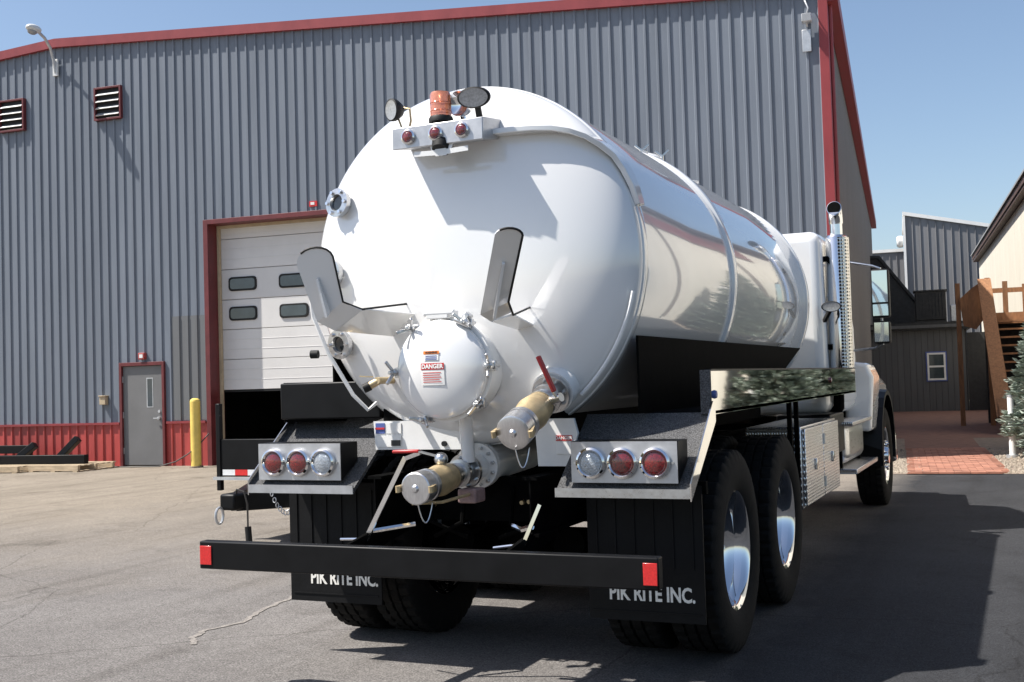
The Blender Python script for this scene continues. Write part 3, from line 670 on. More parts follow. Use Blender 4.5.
# rear manway
MX, MZ, MR = .012, 1.495, .242
def ym(x, z, off=0): # cover dome
    r = min(1, ((x-MX)**2+(z-MZ)**2)/MR**2); return -.075-.085*math.sqrt(max(0, 1-r*.92))-off
mb = MB(); mb.lathe([(MR-.01, -.12), (MR-.01, .035), (MR+.018, .04), (MR+.018, .062), (MR-.01, .066)], (MX, 0, MZ), (0, -1, 0), 48); mb.build('manway_neck', 'paint2', TK, smooth=True)
prof = [(MR, .067)]+[(MR*math.sin(math.pi/2*(1-i/14)), .075+.085*math.sqrt(max(0, 1-.92*math.sin(math.pi/2*(1-i/14))**2))) for i in range(15)]
MC = MB().lathe(prof, (MX, 0, MZ), (0, -1, 0), 64).build('manway_cover', 'paint', T, smooth=True)
def on_cover(name, x0, x1, z0, z1, off, m, n_=6):
    x0, x1 = [dx-.03+(q-dx+.03)*DS for q in (x0, x1)]; z0, z1 = [1.50+(q-1.52)*DS for q in (z0, z1)]
    mb = MB()
    for i in range(n_):
        for j in range(n_):
            xs = [x0+(x1-x0)*k/n_ for k in (i, i+1)]; zs = [z0+(z1-z0)*k/n_ for k in (j, j+1)]
            mb.add([(x, ym(x, z, off), z) for x, z in ((xs[0], zs[0]), (xs[1], zs[0]), (xs[1], zs[1]), (xs[0], zs[1]))], [(0, 1, 2, 3)])
    return mb.build(name, m, MC, smooth=True)
def text_cover(s, size, cx, cz, off, m, bold=.0):
    size *= DS; cx = dx-.03+(cx-dx+.03)*DS; cz = 1.50+(cz-1.52)*DS
    mb = text_mb(s, size, bold); mb.v = [(cx+a, ym(cx+a, cz+b, off), cz+b) for a, b, _ in mb.v]; return mb.build('lettering', m, MC, weld=False)
dx = MX+.016; DS = .86
on_cover('danger_decal', dx-.105, dx+.045, 1.425, 1.55, .003, 'decal_white')
on_cover('decal_header', dx-.104, dx+.044, 1.512, 1.549, .0045, 'decal_red')
text_cover('DANGER', .034, dx-.03, 1.530, .006, 'decal_white', .0012)
for z in (1.495, 1.482, 1.469, 1.456, 1.443): on_cover('decal_line', dx-.092, dx+.03-.02*random.random(), z-.0022, z+.0022, .0045, 'decal_red', 3)
on_cover('warning_decal', dx-.085, dx+.01, 1.565, 1.615, .003, 'decal_white')
on_cover('decal_header', dx-.088, dx+.014, 1.600, 1.618, .0045, 'decal_orange')
text_cover('WARNING', .016, dx-.036, 1.609, .006, 'decal_black', .0006)
for z in (1.59, 1.58, 1.571): on_cover('decal_line', dx-.075, dx, z-.002, z+.002, .0045, 'decal_blue', 3)
# clamps round the manway
for ang in (128, 58, 2, -42, -112, 182):
    a = R_(ang); d = Vector((math.cos(a), 0, math.sin(a))); c = Vector((MX, -.055, MZ))+d*(MR+.022)
    s_ = Vector((-d.z, 0, d.x))
    mb = MB(); mb.cyl(c+Vector((0, .06, 0)), c+Vector((0, -.09, 0)), .010, n=10); mb.obox(c+Vector((0, .0, 0))-d*.01, (.05, .03, .05)); mb.cyl(c+Vector((0, -.035, 0)), c+Vector((0, -.06, 0)), .021, n=6)
    mb.bar(c+Vector((0, -.06, 0))-s_*.012, c+Vector((0, -.10, 0))-s_*.055+d*.012, .012, .016).bar(c+Vector((0, -.06, 0))+s_*.012, c+Vector((0, -.10, 0))+s_*.055+d*.012, .012, .016)
    mb.build('clamp', 'satin', MC, bevel=.003)
mb = MB(); mb.box(MX-.075, MX+.045, -.10, .02, 1.742, 1.785).cyl((MX-.09, -.085, 1.77), (MX+.075, -.085, 1.77), .017, n=12).box(MX-.035, MX+.005, -.09, -.07, 1.68, 1.76); mb.build('hinge', 'paint2', MC, bevel=.004)
mb = MB(); mb.bar((MX+.10, -.07, 1.70), (MX+.15, -.07, 1.76), .05, .03).cyl((MX+.09, -.11, 1.735), (MX+.17, -.11, 1.70), .015, n=10); mb.build('hinge_arm', 'satin', MC, bevel=.004)

# sight glasses at the left of the head
for (x, z) in ((-.685, 2.40), (-.735, 2.03), (-.70, 1.655)):
    p_, n_ = dome_pt(x, z); n_ = (n_+Vector((0, -.6, 0))).normalized()
    mb = MB(); mb.lathe([(.062, -.03), (.062, .025), (.078, .028), (.078, .055), (.045, .058), (.040, .040), (0, .040)], p_, n_, 28); sgl = mb.build('sight_glass', 'satin', T, smooth=True)
    MB().lathe([(.041, .043), (0, .047)], p_, n_, 24).build('lens', 'glass', sgl, smooth=True)
    bx, by, _ = basis(n_); mb = MB()
    for i in range(6):
        c = p_+(bx*math.cos(i*1.047)+by*math.sin(i*1.047))*.062+n_*.055; mb.cyl(c, c+n_*.014, .010, n=6)
    stuff(mb.build('bolts', 'chrome', sgl))
# small brass drain cock with black grip
mb = MB(); mb.cyl((-.40, .17, 1.45), (-.40, -.02, 1.45), .018, n=12).cyl((-.40, .0, 1.45), (-.44, -.02, 1.425), .02, n=12).bar((-.43, -.01, 1.47), (-.50, -.02, 1.475), .012, .006); dc = mb.build('drain_cock', 'brass', T, smooth=True)
mb = MB(); mb.cyl((-.44, -.02, 1.425), (-.47, -.035, 1.41), .024, n=12); mb.build('plug', 'dark', dc, smooth=True)
mb = MB(); mb.cyl((-.79, .04, 1.60), (-.83, .03, 1.60), .022, n=12); mb.build('tube_knob', 'dark', T, smooth=True)

# hose hooks: bent sheet cradles with dark edge trim
def hook(A0, B0, A1, B1, legs, gus, tipz):
    """A0,B0 bottom left/right of the paddle; A1,B1 its shoulders (B1 is moved into the plane); legs: further rungs to the head"""
    A0, B0, A1, B1 = map(Vector, (A0, B0, A1, B1)); nn = (B0-A0).cross(A1-A0).normalized(); B1 = B1-nn*(B1-A0).dot(nn)
    if nn.y > 0: nn = -nn
    ax = (B1-A1); upv = ((A1-A0)+(B1-B0)).normalized(); upv = (upv-ax.normalized()*upv.dot(ax.normalized())).normalized()
    arc = [A1+ax*(.5-.5*math.cos(math.pi*k/10))+upv*(ax.length*.36*math.sin(math.pi*k/10)) for k in range(11)]
    mb = MB(); mb.prism([A0]+arc+[B0], -nn*.007)
    o = mb.build('hose_hook', 'paint', T)
    rungs = [(A0, B0)]+[(Vector(a), Vector(b)) for a, b in legs]
    for (a, b), (c, d) in zip(rungs[:-1], rungs[1:]):
        n2 = (b-a).cross(c-a).normalized(); d2 = d-n2*(d-a).dot(n2)
        MB().prism([a, b, d2, c], n2*.007).build('leg_plate', 'paint', o)
    rungs = [r[1] for r in rungs]
    MB().tube(arc[3:]+rungs[:], .0055, 6).build('edge_trim', 'dark', o, smooth=True)
    MB().sphere(rungs[-1], .013, 10, 6).build('trim_end', 'dark', o)
    g0, g1 = A0.lerp(B0, .45), A0.lerp(B0, .45)+(A1-A0)*.62
    MB().prism([g0+nn*.002, g0+nn*.075, g1+nn*.02, g1+nn*.002], ax.normalized()*.012).build('gusset', 'paint', o)
    return o
hook((-.53, -.35, 1.745), (-.385, -.34, 1.835), (-.555, -.47, 2.010), (-.365, -.47, 2.03), [((-.48, -.27, 1.70), (-.335, -.25, 1.80)), ((-.355, .11, 1.675), (-.262, .10, 1.842))], None, 0)
hook((.345, -.33, 1.735), (.485, -.32, 1.785), (.545, -.58, 2.05), (.68, -.58, 2.0), [((.36, -.25, 1.705), (.475, -.25, 1.730)), ((.345, .11, 1.675), (.41, .10, 1.785))], None, 0)

# light bar box on top of the head
BX = .005
mb = MB(); mb.prism([(BX-.25, -.065, 2.605), (BX-.25, -.065, 2.715), (BX-.25, .16, 2.745), (BX-.25, .13, 2.64)], (.505, 0, 0)); LB = mb.build('light_bar', 'boxsteel', T, bevel=.004)
for x in (BX-.155, BX+.0, BX+.145):
    mb = MB(); mb.lathe([(0, .0), (.036, .0), (.038, .012), (.030, .016), (.024, .008), (0, .008)], (x, -.0655, 2.662), (0, -1, 0), 24); mb.build('marker_bezel', 'chrome', LB, smooth=True)
    mb = MB(); mb.lathe([(.026, .009), (.022, .018), (.012, .022), (0, .023)], (x, -.0655, 2.662), (0, -1, 0), 20); mb.build('marker_lens', 'lens_red', LB, smooth=True)
mb = MB(); mb.lathe([(.0, .0), (.062, .0), (.062, .018), (.056, .028), (0, .028)], (BX-.015, .02, 2.735), (0, 0, 1), 28); BC = mb.build('beacon', 'dark', T, smooth=True)
mb = MB(); mb.lathe([(.054, .029), (.054, .135), (.048, .150), (.02, .158), (0, .159)], (BX-.015, .02, 2.735), (0, 0, 1), 28)
for h in (.055, .095): mb.lathe([(.0545, h-.003), (.056, h), (.0545, h+.003)], (BX-.015, .02, 2.735), (0, 0, 1), 28)
mb.build('beacon_dome', 'lens_amber', BC, smooth=True)
def worklamp(c, d, rx, rz, nm='work_lamp'):
    c = Vector(c); d = Vector(d).normalized(); x, y, _ = basis(d); k = 28
    mb = MB(); prof = [(0, -.045), (.6, -.04), (.92, -.012), (1.0, .0), (1.0, .018), (.88, .022)]
    vs = [c+(x*math.cos(6.2832*i/k)*rx+y*math.sin(6.2832*i/k)*rz)*r+d*h for i in range(k) for r, h in prof]; m_ = len(prof)
    mb.add(vs, [(i*m_+j, ((i+1) % k)*m_+j, ((i+1) % k)*m_+j+1, i*m_+j+1) for i in range(k) for j in range(m_-1)])
    o = mb.build(nm, 'dark', T, smooth=True)
    mb = MB(); vs = [c+(x*math.cos(6.2832*i/k)*rx+y*math.sin(6.2832*i/k)*rz)*r+d*h for i in range(k) for r, h in ((.88, .021), (.5, .019), (0, .019))]
    mb.add(vs, [(i*3+j, ((i+1) % k)*3+j, ((i+1) % k)*3+j+1, i*3+j+1) for i in range(k) for j in range(2)]); mb.build('lens', 'lens_dark', o, smooth=True)
    return o
w1 = worklamp((-.285, .03, 2.835), (-.42, -.9, -.1), .055, .058); MB().bar((-.275, .05, 2.80), (-.255, .06, 2.735), .02, .01).tube([(-.25, .07, 2.85), (-.215, .07, 2.84), (-.21, .07, 2.78), (-.22, .07, 2.74)], .006, 6).build('bracket', 'brass', w1)
w2 = worklamp((.19, .0, 2.832), (.12, -.95, -.28), .085, .052); MB().bar((.19, .03, 2.80), (.19, .05, 2.745), .03, .012).build('bracket', 'dark', w2)
mb = MB(); mb.lathe([(.0, .06), (.05, .05), (.066, .0), (.062, -.03), (.05, -.02), (0, .02)], (.085, .06, 2.825), (.15, 1, .12), 24); mb.tube([(.085, .07, 2.78), (.09, .08, 2.74)], .014, 8); mb.build('spot_lamp', 'chrome', T, smooth=True)
mb = MB(); mb.cyl((BX+.015, -.03, 2.615), (BX+.015, -.05, 2.58), .055, .045, n=20); mb.build('backup_alarm', 'dark', T, smooth=True)
mb = MB()
for sx in (-1, 1):
    mb.bar((BX+.02+sx*.055, -.045, 2.624), (BX+.02+sx*.035, -.055, 2.572), .03, .004, (0, 1, 0))
    mb.prism([(BX+.02+sx*.03, -.06, 2.555), (BX+.02+sx*.15, -.06, 2.56), (BX+.02+sx*.15, -.06, 2.585), (BX+.02+sx*.03, -.06, 2.58)], (0, .004, 0))
mb.box(BX-.01, BX+.05, -.061, -.055, 2.55, 2.585); mb.build('plate_bracket', 'paint2', T)

# saddle plates below the head with decals
mb = MB(); mb.prism([(-.56, .20, 1.235), (-.55, .20, 1.085), (.0, .20, 1.085), (.0, .20, 1.235)], (0, .02, 0)); SP = mb.build('saddle_plate', 'paint2', T)
MB().box(-.545, -.49, .195, .199, 1.17, 1.225).build('decal', 'decal_blue', SP); MB().box(-.545, -.49, .191, .1945, 1.192, 1.202).build('decal_stripe', 'decal_red', SP)
MB().box(-.535, -.39, .195, .199, 1.10, 1.16).build('decal', 'decal_white', SP); MB().box(-.45, -.395, .191, .1945, 1.105, 1.135).build('decal_stripe', 'decal_black', SP)
MB().box(-.48, -.39, .195, .199, 1.17, 1.225).build('decal', 'decal_white', SP)
mb = MB(); mb.cyl((-.135, .201, 1.115), (-.135, .185, 1.115), .014, n=12); mb.build('plug', 'dark', SP)
mb = MB(); mb.prism([(.37, .20, 1.235), (.385, .20, 1.0), (.545, .20, 1.0), (.60, .20, 1.16), (.58, .20, 1.235)], (0, .02, 0)); SP = mb.build('saddle_plate', 'paint2', T)
MB().box(.485, .57, .195, .199, 1.125, 1.152).build('decal', 'decal_red', SP)
tm_ = text_mb('DANGER', .022, .0006); tm_.v = [(.527+a, .1935, 1.139+b) for a, b, _ in tm_.v]; tm_.build('lettering', 'decal_white', SP, weld=False)
MB().box(.485, .565, .195, .199, 1.06, 1.12).build('decal', 'decal_white', SP)
mb = MB()
for x in (-.45, .45): mb.box(x-.06, x+.06, .222, YF-.1, 1.05, 1.30)
mb.build('tank_sill', 'chassis', T)

# pipes and valves
def flange(mb, c, d, r, t, nb=8):
    c = Vector(c); d = Vector(d).normalized(); mb.lathe([(0, 0), (r, 0), (r, t), (0, t)], c, d, 36)
def bolts(c, d, r, nb, name, par):
    c = Vector(c); d = Vector(d).normalized(); x, y, _ = basis(d); mb = MB()
    for i in range(nb):
        q = c+(x*math.cos(6.2832*i/nb+.2)+y*math.sin(6.2832*i/nb+.2))*r; mb.cyl(q, q+d*.016, .010, n=6).cyl(q+d*.016, q+d*.026, .006, n=8)
    return stuff(mb.build(name, 'satin', par))
def valve(base, tip, s=1.0, L0=.19):
    base = Vector(base); tip = Vector(tip); d = (tip-base).normalized(); ln = (tip-base).length
    P_ = lambda t: base+d*t
    mb = MB(); mb.lathe([(.050*s, 0), (.050*s, .03), (.085*s, .031), (.085*s, .055), (.048*s, .056), (.048*s, .10), (.066*s, .101), (.066*s, .125), (.052*s, .128), (.052*s, L0-.02), (.062*s, L0-.018), (.062*s, L0), (.03, L0)], base, d, 36)
    v = mb.build('rear_valve', 'satin', T, smooth=True)
    bolts(P_(.056), d, .068*s, 8, 'bolts', v)
    mb = MB(); L1 = ln-.13
    mb.lathe([(.045*s, L0), (.062*s, L0+.012), (.070*s, (L0+L1)/2-.03), (.073*s, (L0+L1)/2), (.070*s, (L0+L1)/2+.03), (.064*s, L1-.01), (.066*s, L1)], base, d, 36); mb.build('brass_body', 'brass', v, smooth=True)
    mb = MB(); mb.lathe([(.066*s, L1), (.073*s, L1+.01), (.073*s, L1+.035), (.064*s, L1+.037), (.064*s, L1+.05), (.073*s, L1+.052), (.073*s, ln-.004), (.068*s, ln), (.02, ln+.002), (.012, ln+.012), (0, ln+.013)], base, d, 40); mb.build('cap', 'alum', v, smooth=True)
    x, y, _ = basis(d)
    mb = MB()
    for sgn in (-1, 1):
        c = P_(ln-.05)+x*sgn*.073*s; mb.bar(c, c+d*.05+x*sgn*.012, .014, .03, y); mb.cyl(c+d*.06+y*.015+x*sgn*.01, c+d*.06-y*.015+x*sgn*.01, .012, n=8)
    mb.build('cam_arm', 'brass', v)
    ch = MB(); c = P_(ln-.03)+Vector((0, 0, -.07*s))
    ch.tube([c+Vector((.045*k/9, .06*k/9-.01, -.36*(k/9)*(1-k/9))) for k in range(10)], .0032, 5); ch.build('chain', 'satin', v)
    return v, P_, d
v1, P1, d1 = valve((.02, .16, .985), (.02, -.40, .942), 1.05, .21)
mb = MB(); mb.cyl((.02, .9, 1.03), (.02, .30, 1.0), .10, n=36); SUMP = mb.build('sump_pipe', 'paint2', T, smooth=True)
mb = MB(); flange(mb, (.02, .30, 1.0), (0, -1, -.05), .118, .026); flange(mb, (.02, .272, .998), (0, -1, -.05), .118, .024)
mb.cyl((.02, .25, .99), (.02, .16, .985), .07, n=32); mb.build('flange', 'paint2', SUMP, smooth=True)
bolts((.02, .247, .995), (0, -1, -.05), .098, 12, 'bolts', SUMP)
mb = MB(); mb.cyl((.055, .06, 1.30), (.055, .09, 1.03), .034, n=24); mb.build('drain_pipe', 'paint', T, smooth=True)
# lower valve handle
mb = MB(); mb.cyl((.02, -.14, 1.0), (.02, -.14, 1.075), .022, n=16).bar((.02, -.14, 1.07), (-.10, -.15, 1.10), .028, .008).sphere((.02, -.14, 1.06), .034, 12, 8); hd = mb.build('valve_stem', 'satin', v1, smooth=True)
mb = MB(); mb.bar((-.09, -.15, 1.10), (-.235, -.155, 1.098), .034, .016); mb.build('handle_grip', 'red_paint', v1, bevel=.006)
v2, P2, d2 = valve((.505, .145, 1.372), (.505, -.36, 1.192), 1.12)
mb = MB(); flange(mb, (.505, .235, 1.405), d2, .105, .119); mb.build('flange', 'paint2', v2, smooth=True); bolts(Vector((.505, .17, 1.382))+d2*.05, d2, .088, 8, 'flange_bolts', v2)
c = P2(.20)
mb = MB(); mb.cyl(c+Vector((.05, 0, .02)), c+Vector((.12, -.02, .04)), .022, n=14).bar(c+Vector((.11, -.02, .03)), c+Vector((.085, -.03, .07)), .03, .01, (1, 0, 0)); mb.build('valve_stem', 'satin', v2, smooth=True)
mb = MB(); mb.bar(c+Vector((.09, -.03, .065)), c+Vector((.025, -.06, .235)), .034, .018, (1, 0, 0)); mb.build('handle_grip', 'red_paint', v2, bevel=.006)
mb = MB(); mb.box(.02, .12, .02, .14, .83, .90); mb.build('pump_fitting', 'rust', T, bevel=.01)
MB().tube([(-.02, -.36, .87), (.05, -.2, .86), (.1, .1, .88)], .008, 6).build('copper_line', 'brass', T, smooth=True)

# chassis
for s in (-1, 1):
    mb = MB(); x = .43*s; mb.box(x-.04, x+.04, -.02, 9.0, .95, .965).box(x-.04, x+.04, -.02, 9.0, .68, .695).box(x-.004, x+.004, -.02, 9.0, .695, .95); mb.build('frame_rail', 'chassis', T)
for y in (.42, 1.35, 1.72, 2.1, 3.0, 3.9, 5.0, 6.4): MB().box(-.42, .42, y-.04, y+.04, .70, .93).build('cross_member', 'chassis', T)
for y in (1.03, 2.39):
    mb = MB(); mb.cyl((-.95, y, .515), (.95, y, .515), .075, n=16); mb.sphere((0, y, .53), .20, 18, 12, (1, 1, 1.05)); mb.build('axle', 'chassis', T, smooth=True)
    for s in (-1, 1):
        mb = MB(); mb.lathe([(0, 0), (.10, 0), (.10, .14), (.09, .18), (0, .18)], (s*.33, y-.14, .50), (0, -1, .2), 20); mb.build('brake_chamber', 'chassis', T, smooth=True)
for s in (-1, 1):
    mb = MB(); mb.box(s*.5-.04, s*.5+.04, .9, 2.55, .60, .66).box(s*.5-.04, s*.5+.04, 1.25, 2.2, .66, .72).box(s*.5-.07, s*.5+.07, 1.6, 1.85, .5, .9); mb.build('leaf_spring', 'chassis', T)
mb = MB(); mb.cyl((.0, 2.0, .55), (.0, 6.2, .72), .05, n=14); mb.build('drive_shaft', 'chassis', T, smooth=True)
for x0, x1 in ((-.3, -.1), (-.12, -.28), (.16, .3), (.3, .1)):
    MB().tube([(x0, .38, .88), (x0+.02, .30, .70), (x1, .34, .62), (x1*.8, .9, .70)], .013, 6).build('air_hose', 'chassis', T, smooth=True)
mb = MB()
for (x, z) in ((.22, .80), (.26, .805), (-.3, .78), (.42, .76)): mb.cyl((x, .379, z), (x, .35, z), .011, n=8)
mb.build('fittings', 'brass', T)

# bumper
BP = MB().box(-1.182, 1.194, -.468, -.405, .54, .677).build('rear_bumper', 'black', T, bevel=.007)
MB().box(-1.175, -1.105, -.4735, -.469, .562, .655).build('reflector', 'reflector', BP, bevel=.002)
MB().box(1.128, 1.190, -.4735, -.469, .562, .655).build('reflector', 'reflector', BP, bevel=.002)
for s in (-1, 1): MB().bar((s*.43, -.34, .60), (s*.43, .30, .70), .02, .10).build('bumper_bracket', 'chassis', T)
# polished step arms
mb = MB(); mb.bar((-.20, -.10, 1.065), (-.43, -.12, .655), .024, .010, (0, 1, 0)).tube([(-.43, -.11, .66), (-.62, -.05, .645)], .007, 6).tube([(-.40, -.1, .70), (-.24, .05, .72)], .012, 6).bar((-.20, -.10, 1.06), (-.10, -.13, 1.09), .02, .01, (0, 1, 0)); mb.build('step_arm', 'chrome', T)
mb = MB(); mb.bar((.515, -.10, .845), (.43, -.12, .655), .018, .012, (0, 1, 0)).tube([(.43, -.11, .66), (.25, -.06, .63)], .007, 6).tube([(.47, -.1, .74), (.40, -.05, .72), (.33, .0, .73)], .014, 6); mb.build('step_arm', 'chrome', T)

# light platforms and tail light boxes
for s in (-1, 1):
    xi, xo = .56*s, 1.215*s; a, b = sorted((xi, xo))
    mb = MB(); mb.prism([(a, -.012, .90), (a, .03, .93), (a, .45, 1.245), (a, .45, 1.225), (a, .03, .905), (a, -.012, .872)], (b-a, 0, 0)); pf = mb.build('light_platform', 'grit', T)
    MB().box(a, b, -.022, -.013, .872, .915).build('lip', 'satin' if s > 0 else 'boxsteel', pf)
    # polished side flange on the outer edge
    xf = xo if s > 0 else xo-.006
    mb = MB(); mb.prism([(xf, -.02, .86), (xf, -.02, .94), (xf, .43, 1.30), (xf, .47, 1.30), (xf, .47, 1.20)], (.006, 0, 0)); mb.build('side_flange', 'mirror', pf)
    a, b = sorted((.638*s, 1.16*s))
    mb = MB(); mb.prism([(a, 0, .938), (a, 0, 1.133), (a, .16, 1.133), (a, .16, 1.03)], (b-a, 0, 0)); mb.build('tail_light_box', 'black', T, bevel=.003)
    fp = MB().box(a+.003, b-.003, -.0045, -.0005, .940, 1.131).build('face_plate', 'boxsteel', T)
    for i, x in enumerate((1.054, .897, .743)):
        x *= s
        mb = MB(); mb.lathe([(.0, .0), (.072, .0), (.075, .008), (.072, .020), (.062, .026), (.054, .018), (.050, .006)], (x, -.005, 1.033), (0, -1, 0), 40); tl = mb.build('tail_light', 'chrome', T, smooth=True)
        mb = MB(); mb.lathe([(.053, .010), (.048, .018), (.03, .024), (0, .026)], (x, -.005, 1.033), (0, -1, 0), 32); mb.build('lens', 'lens_clear' if i == 2 else 'lens_red', tl, smooth=True)
        mb = MB()
        for k in range(2):
            mb.cyl((x+(.082 if k else -.082), -.005, 1.033), (x+(.082 if k else -.082), -.011, 1.033), .006, n=8)
        mb.build('screws', 'satin', tl)
    # mud flap
    a, b = sorted((.596*s, 1.181*s))
    mb = MB(); mb.box(a, b, .298, .310, .244, .90)
    for i in range(6):
        x = a+.05+i*(b-a-.1)/5; mb.box(x-.004, x+.004, .292, .298, .50, .86)
    mb.box(a+.02, b-.02, .2935, .298, .285, .292); fl = mb.build('mud_flap', 'flap', T)
    tx = text_mb('PIK RITE INC.', .098, .0030, .98); cx = (.918 if s > 0 else -.832)
    ww = max(q[0] for q in tx.v)-min(q[0] for q in tx.v); k = .43/ww
    tx.v = [(cx+q[0]*k, .2955, .374+q[1]) for q in tx.v]; tx.build('lettering', 'letter', fl, weld=False)
    MB().box(a-.02, b+.02, .311, .35, .86, .92).build('flap_hanger', 'chassis', T)

# hose trays
for s in (-1, 1):
    xo = 1.205*s; a, b = sorted((.88*s, xo))
    y0 = .455 if s > 0 else .30
    tr = MB().box(a, b, y0, 5.65, 1.235, 1.25).build('hose_tray', 'chassis', T)
    a2, b2 = sorted((xo, xo-.006*s))
    MB().box(a2, b2, y0+.005, 5.66, 1.232, 1.446).build('outer_plate', 'mirror' if s > 0 else 'black', tr)
    a3, b3 = sorted((xo+.002*s, xo-.03*s))
    MB().box(a3, b3, y0+.005, 5.66, 1.447, 1.456).build('top_rail', 'black', tr)
    a4, b4 = sorted((.56*s, xo+.003*s)) if s < 0 else sorted((xo-.045, xo+.003))
    if s < 0: MB().box(a4, b4, .272, .298, 1.25, 1.452).build('end_panel', 'black', tr, bevel=.008)
    else: MB().box(a4, b4, .42, .458, 1.235, 1.452).build('end_panel', 'grit', tr, bevel=.003)
    xl = .875*s
    MB().prism([(xl, .32, 1.25), (xl, .32, 1.632), (xl, 4.75, 1.632), (xl, 3.2, 1.25)], (.012*s, 0, 0)).build('liner', 'chassis', tr)
MB().box(-1.16, -1.13, .9, .93, 1.45, 1.55).build('tray_post', 'black', T)
MB().box(-1.10, -.62, 1.1, 1.13, 1.457, 1.545).build('tray_divider', 'black', T)
for y in (.52,):
    mb = MB(); mb.lathe([(0, 0), (.022, 0), (.018, .012), (0, .016)], (1.2055, y, 1.33), (1, 0, 0), 18); mb.build('marker_and_reflection', 'decal_blue', T, smooth=True)  # blue disc standing in for a blue reflection on the polished tray
mb = MB(); mb.lathe([(0, 0), (.022, 0), (.018, .012), (0, .016)], (1.2055, 4.2, 1.36), (1, 0, 0), 18); mb.build('marker_and_reflection', 'lens_red', T, smooth=True)
for s in (-1, 1):
    for y in (2.75, 3.0): MB().box(min(1.13*s, 1.16*s), max(1.13*s, 1.16*s), y, y+.03, .7, 1.234).build('tray_strut', 'chassis', T)

# wheels
def tyre_mesh():
    R0 = .515; prof = [(.288, -.105), (.31, -.128), (.38, -.142), (.45, -.140), (.488, -.130), (.507, -.121), (.513, -.115), (.514, -.066), (.499, -.064), (.499, -.054), (.515, -.052), (.515, -.008), (.500, -.006), (.500, .006), (.515, .008), (.515, .052), (.499, .054), (.499, .064), (.514, .066), (.513, .115), (.507, .121), (.488, .130), (.45, .140), (.38, .142), (.31, .128), (.288, .105)]
    lug = {4: .008, 5: .014, 6: .016, 7: .016, 18: .016, 19: .016, 20: .014, 21: .008}; mid = {10: .008, 11: .008, 14: .008, 15: .008}
    def mod(i, j):
        if j in lug and i % 4 in (0,): return -lug[j]
        if j in mid and i % 4 == 2: return -mid[j]
        return 0
    return MB().lathe(prof, (0, 0, 0), (1, 0, 0), 160, mod=mod).mesh('tyre', 'rubber', True)
tyre = tyre_mesh()
rimo = MB().lathe([(.285, -.11), (.300, -.115), (.300, -.10), (.27, -.08), (.255, .0), (.26, .05), (.277, .095), (.305, .108), (.308, .117), (.302, .120), (.290, .114), (.276, .095), (.264, .055), (.250, .022), (.225, -.005), (.195, -.022), (.16, -.031), (.12, -.034), (.0, -.034)], (0, 0, 0), (1, 0, 0), 64).mesh('wheel', 'chrome', True)
rimf = MB().lathe([(.285, -.11), (.300, -.115), (.300, -.10), (.27, -.08), (.255, .0), (.277, .095), (.305, .108), (.308, .117), (.302, .120), (.290, .114), (.272, .085), (.262, .05), (.22, .075), (.17, .09), (.12, .095), (.0, .095)], (0, 0, 0), (1, 0, 0), 64).mesh('wheel', 'chrome', True)
def hubmesh(x0, x1, xn):
    mb = MB(); mb.lathe([(.11, x0), (.105, x0+.02), (.095, x1-.04), (.08, x1), (.0, x1+.005)], (0, 0, 0), (1, 0, 0), 32)
    for i in range(10):
        a = i*.6283; c = Vector((xn, .1425*math.cos(a), .1425*math.sin(a))); mb.cyl(c, c+Vector((.035, 0, 0)), .017, n=6).cyl(c+Vector((.035, 0, 0)), c+Vector((.055, 0, 0)), .012, .009, n=8)
    return mb.mesh('hub', 'chrome', True)
hubr = hubmesh(-.034, .015, -.034); hubf = hubmesh(.09, .15, .088)
hol = MB()
for i in range(10):
    a = i*.6283+.314; c = Vector((-.0185, .200*math.cos(a), .200*math.sin(a))); hol.cyl(c, c+Vector((.002, 0, 0)), .022, n=14)
hol = hol.mesh('hand_holes', 'dark')
def wheel(x, y, z, side, front=False, plain=False):
    w = link_mesh('wheel', rimf if front else rimo, T, (x, y, z), (random.random()*6, 0, 0) if side > 0 else (random.random()*6, 0, math.pi), (1.039, 1.039, 1.039))
    link_mesh('tyre', tyre, w)
    if not plain:
        link_mesh('hub', hubf if front else hubr, w)
        if not front: link_mesh('hand_holes', hol, w)
    return w
for y in (1.03, 2.39):
    for s in (-1, 1):
        wheel(1.043*s, y, .49, s); wheel(.70*s, y, .49, -s, plain=True)
for s in (-1, 1): wheel(1.06*s, 8.05, .49, s, True)

# toolbox with diamond plate and two doors
TB = MB().box(.78, 1.165, 3.05, 4.62, .475, 1.045).build('tool_box', 'tread', T, bevel=.006)
for y0, y1 in ((3.07, 3.825), (3.845, 4.60)):
    MB().box(1.166, 1.192, y0, y1, .49, 1.03).build('box_door', 'tread', TB, bevel=.006)
    MB().box(1.1925, 1.21, (y0+y1)/2-.03, (y0+y1)/2+.03, .72, .80).build('latch', 'chrome', TB, bevel=.004)
for z in (.60, .92): MB().cyl((1.196, 3.835, z-.04), (1.196, 3.835, z+.04), .012, n=10).build('box_hinge', 'satin', TB)
MB().box(.50, .78, 3.2, 4.4, .65, .95).build('box_mount', 'chassis', T)
MB().box(-1.19, -.78, 3.05, 4.62, .475, 1.045).build('tool_box', 'black', T, bevel=.006)
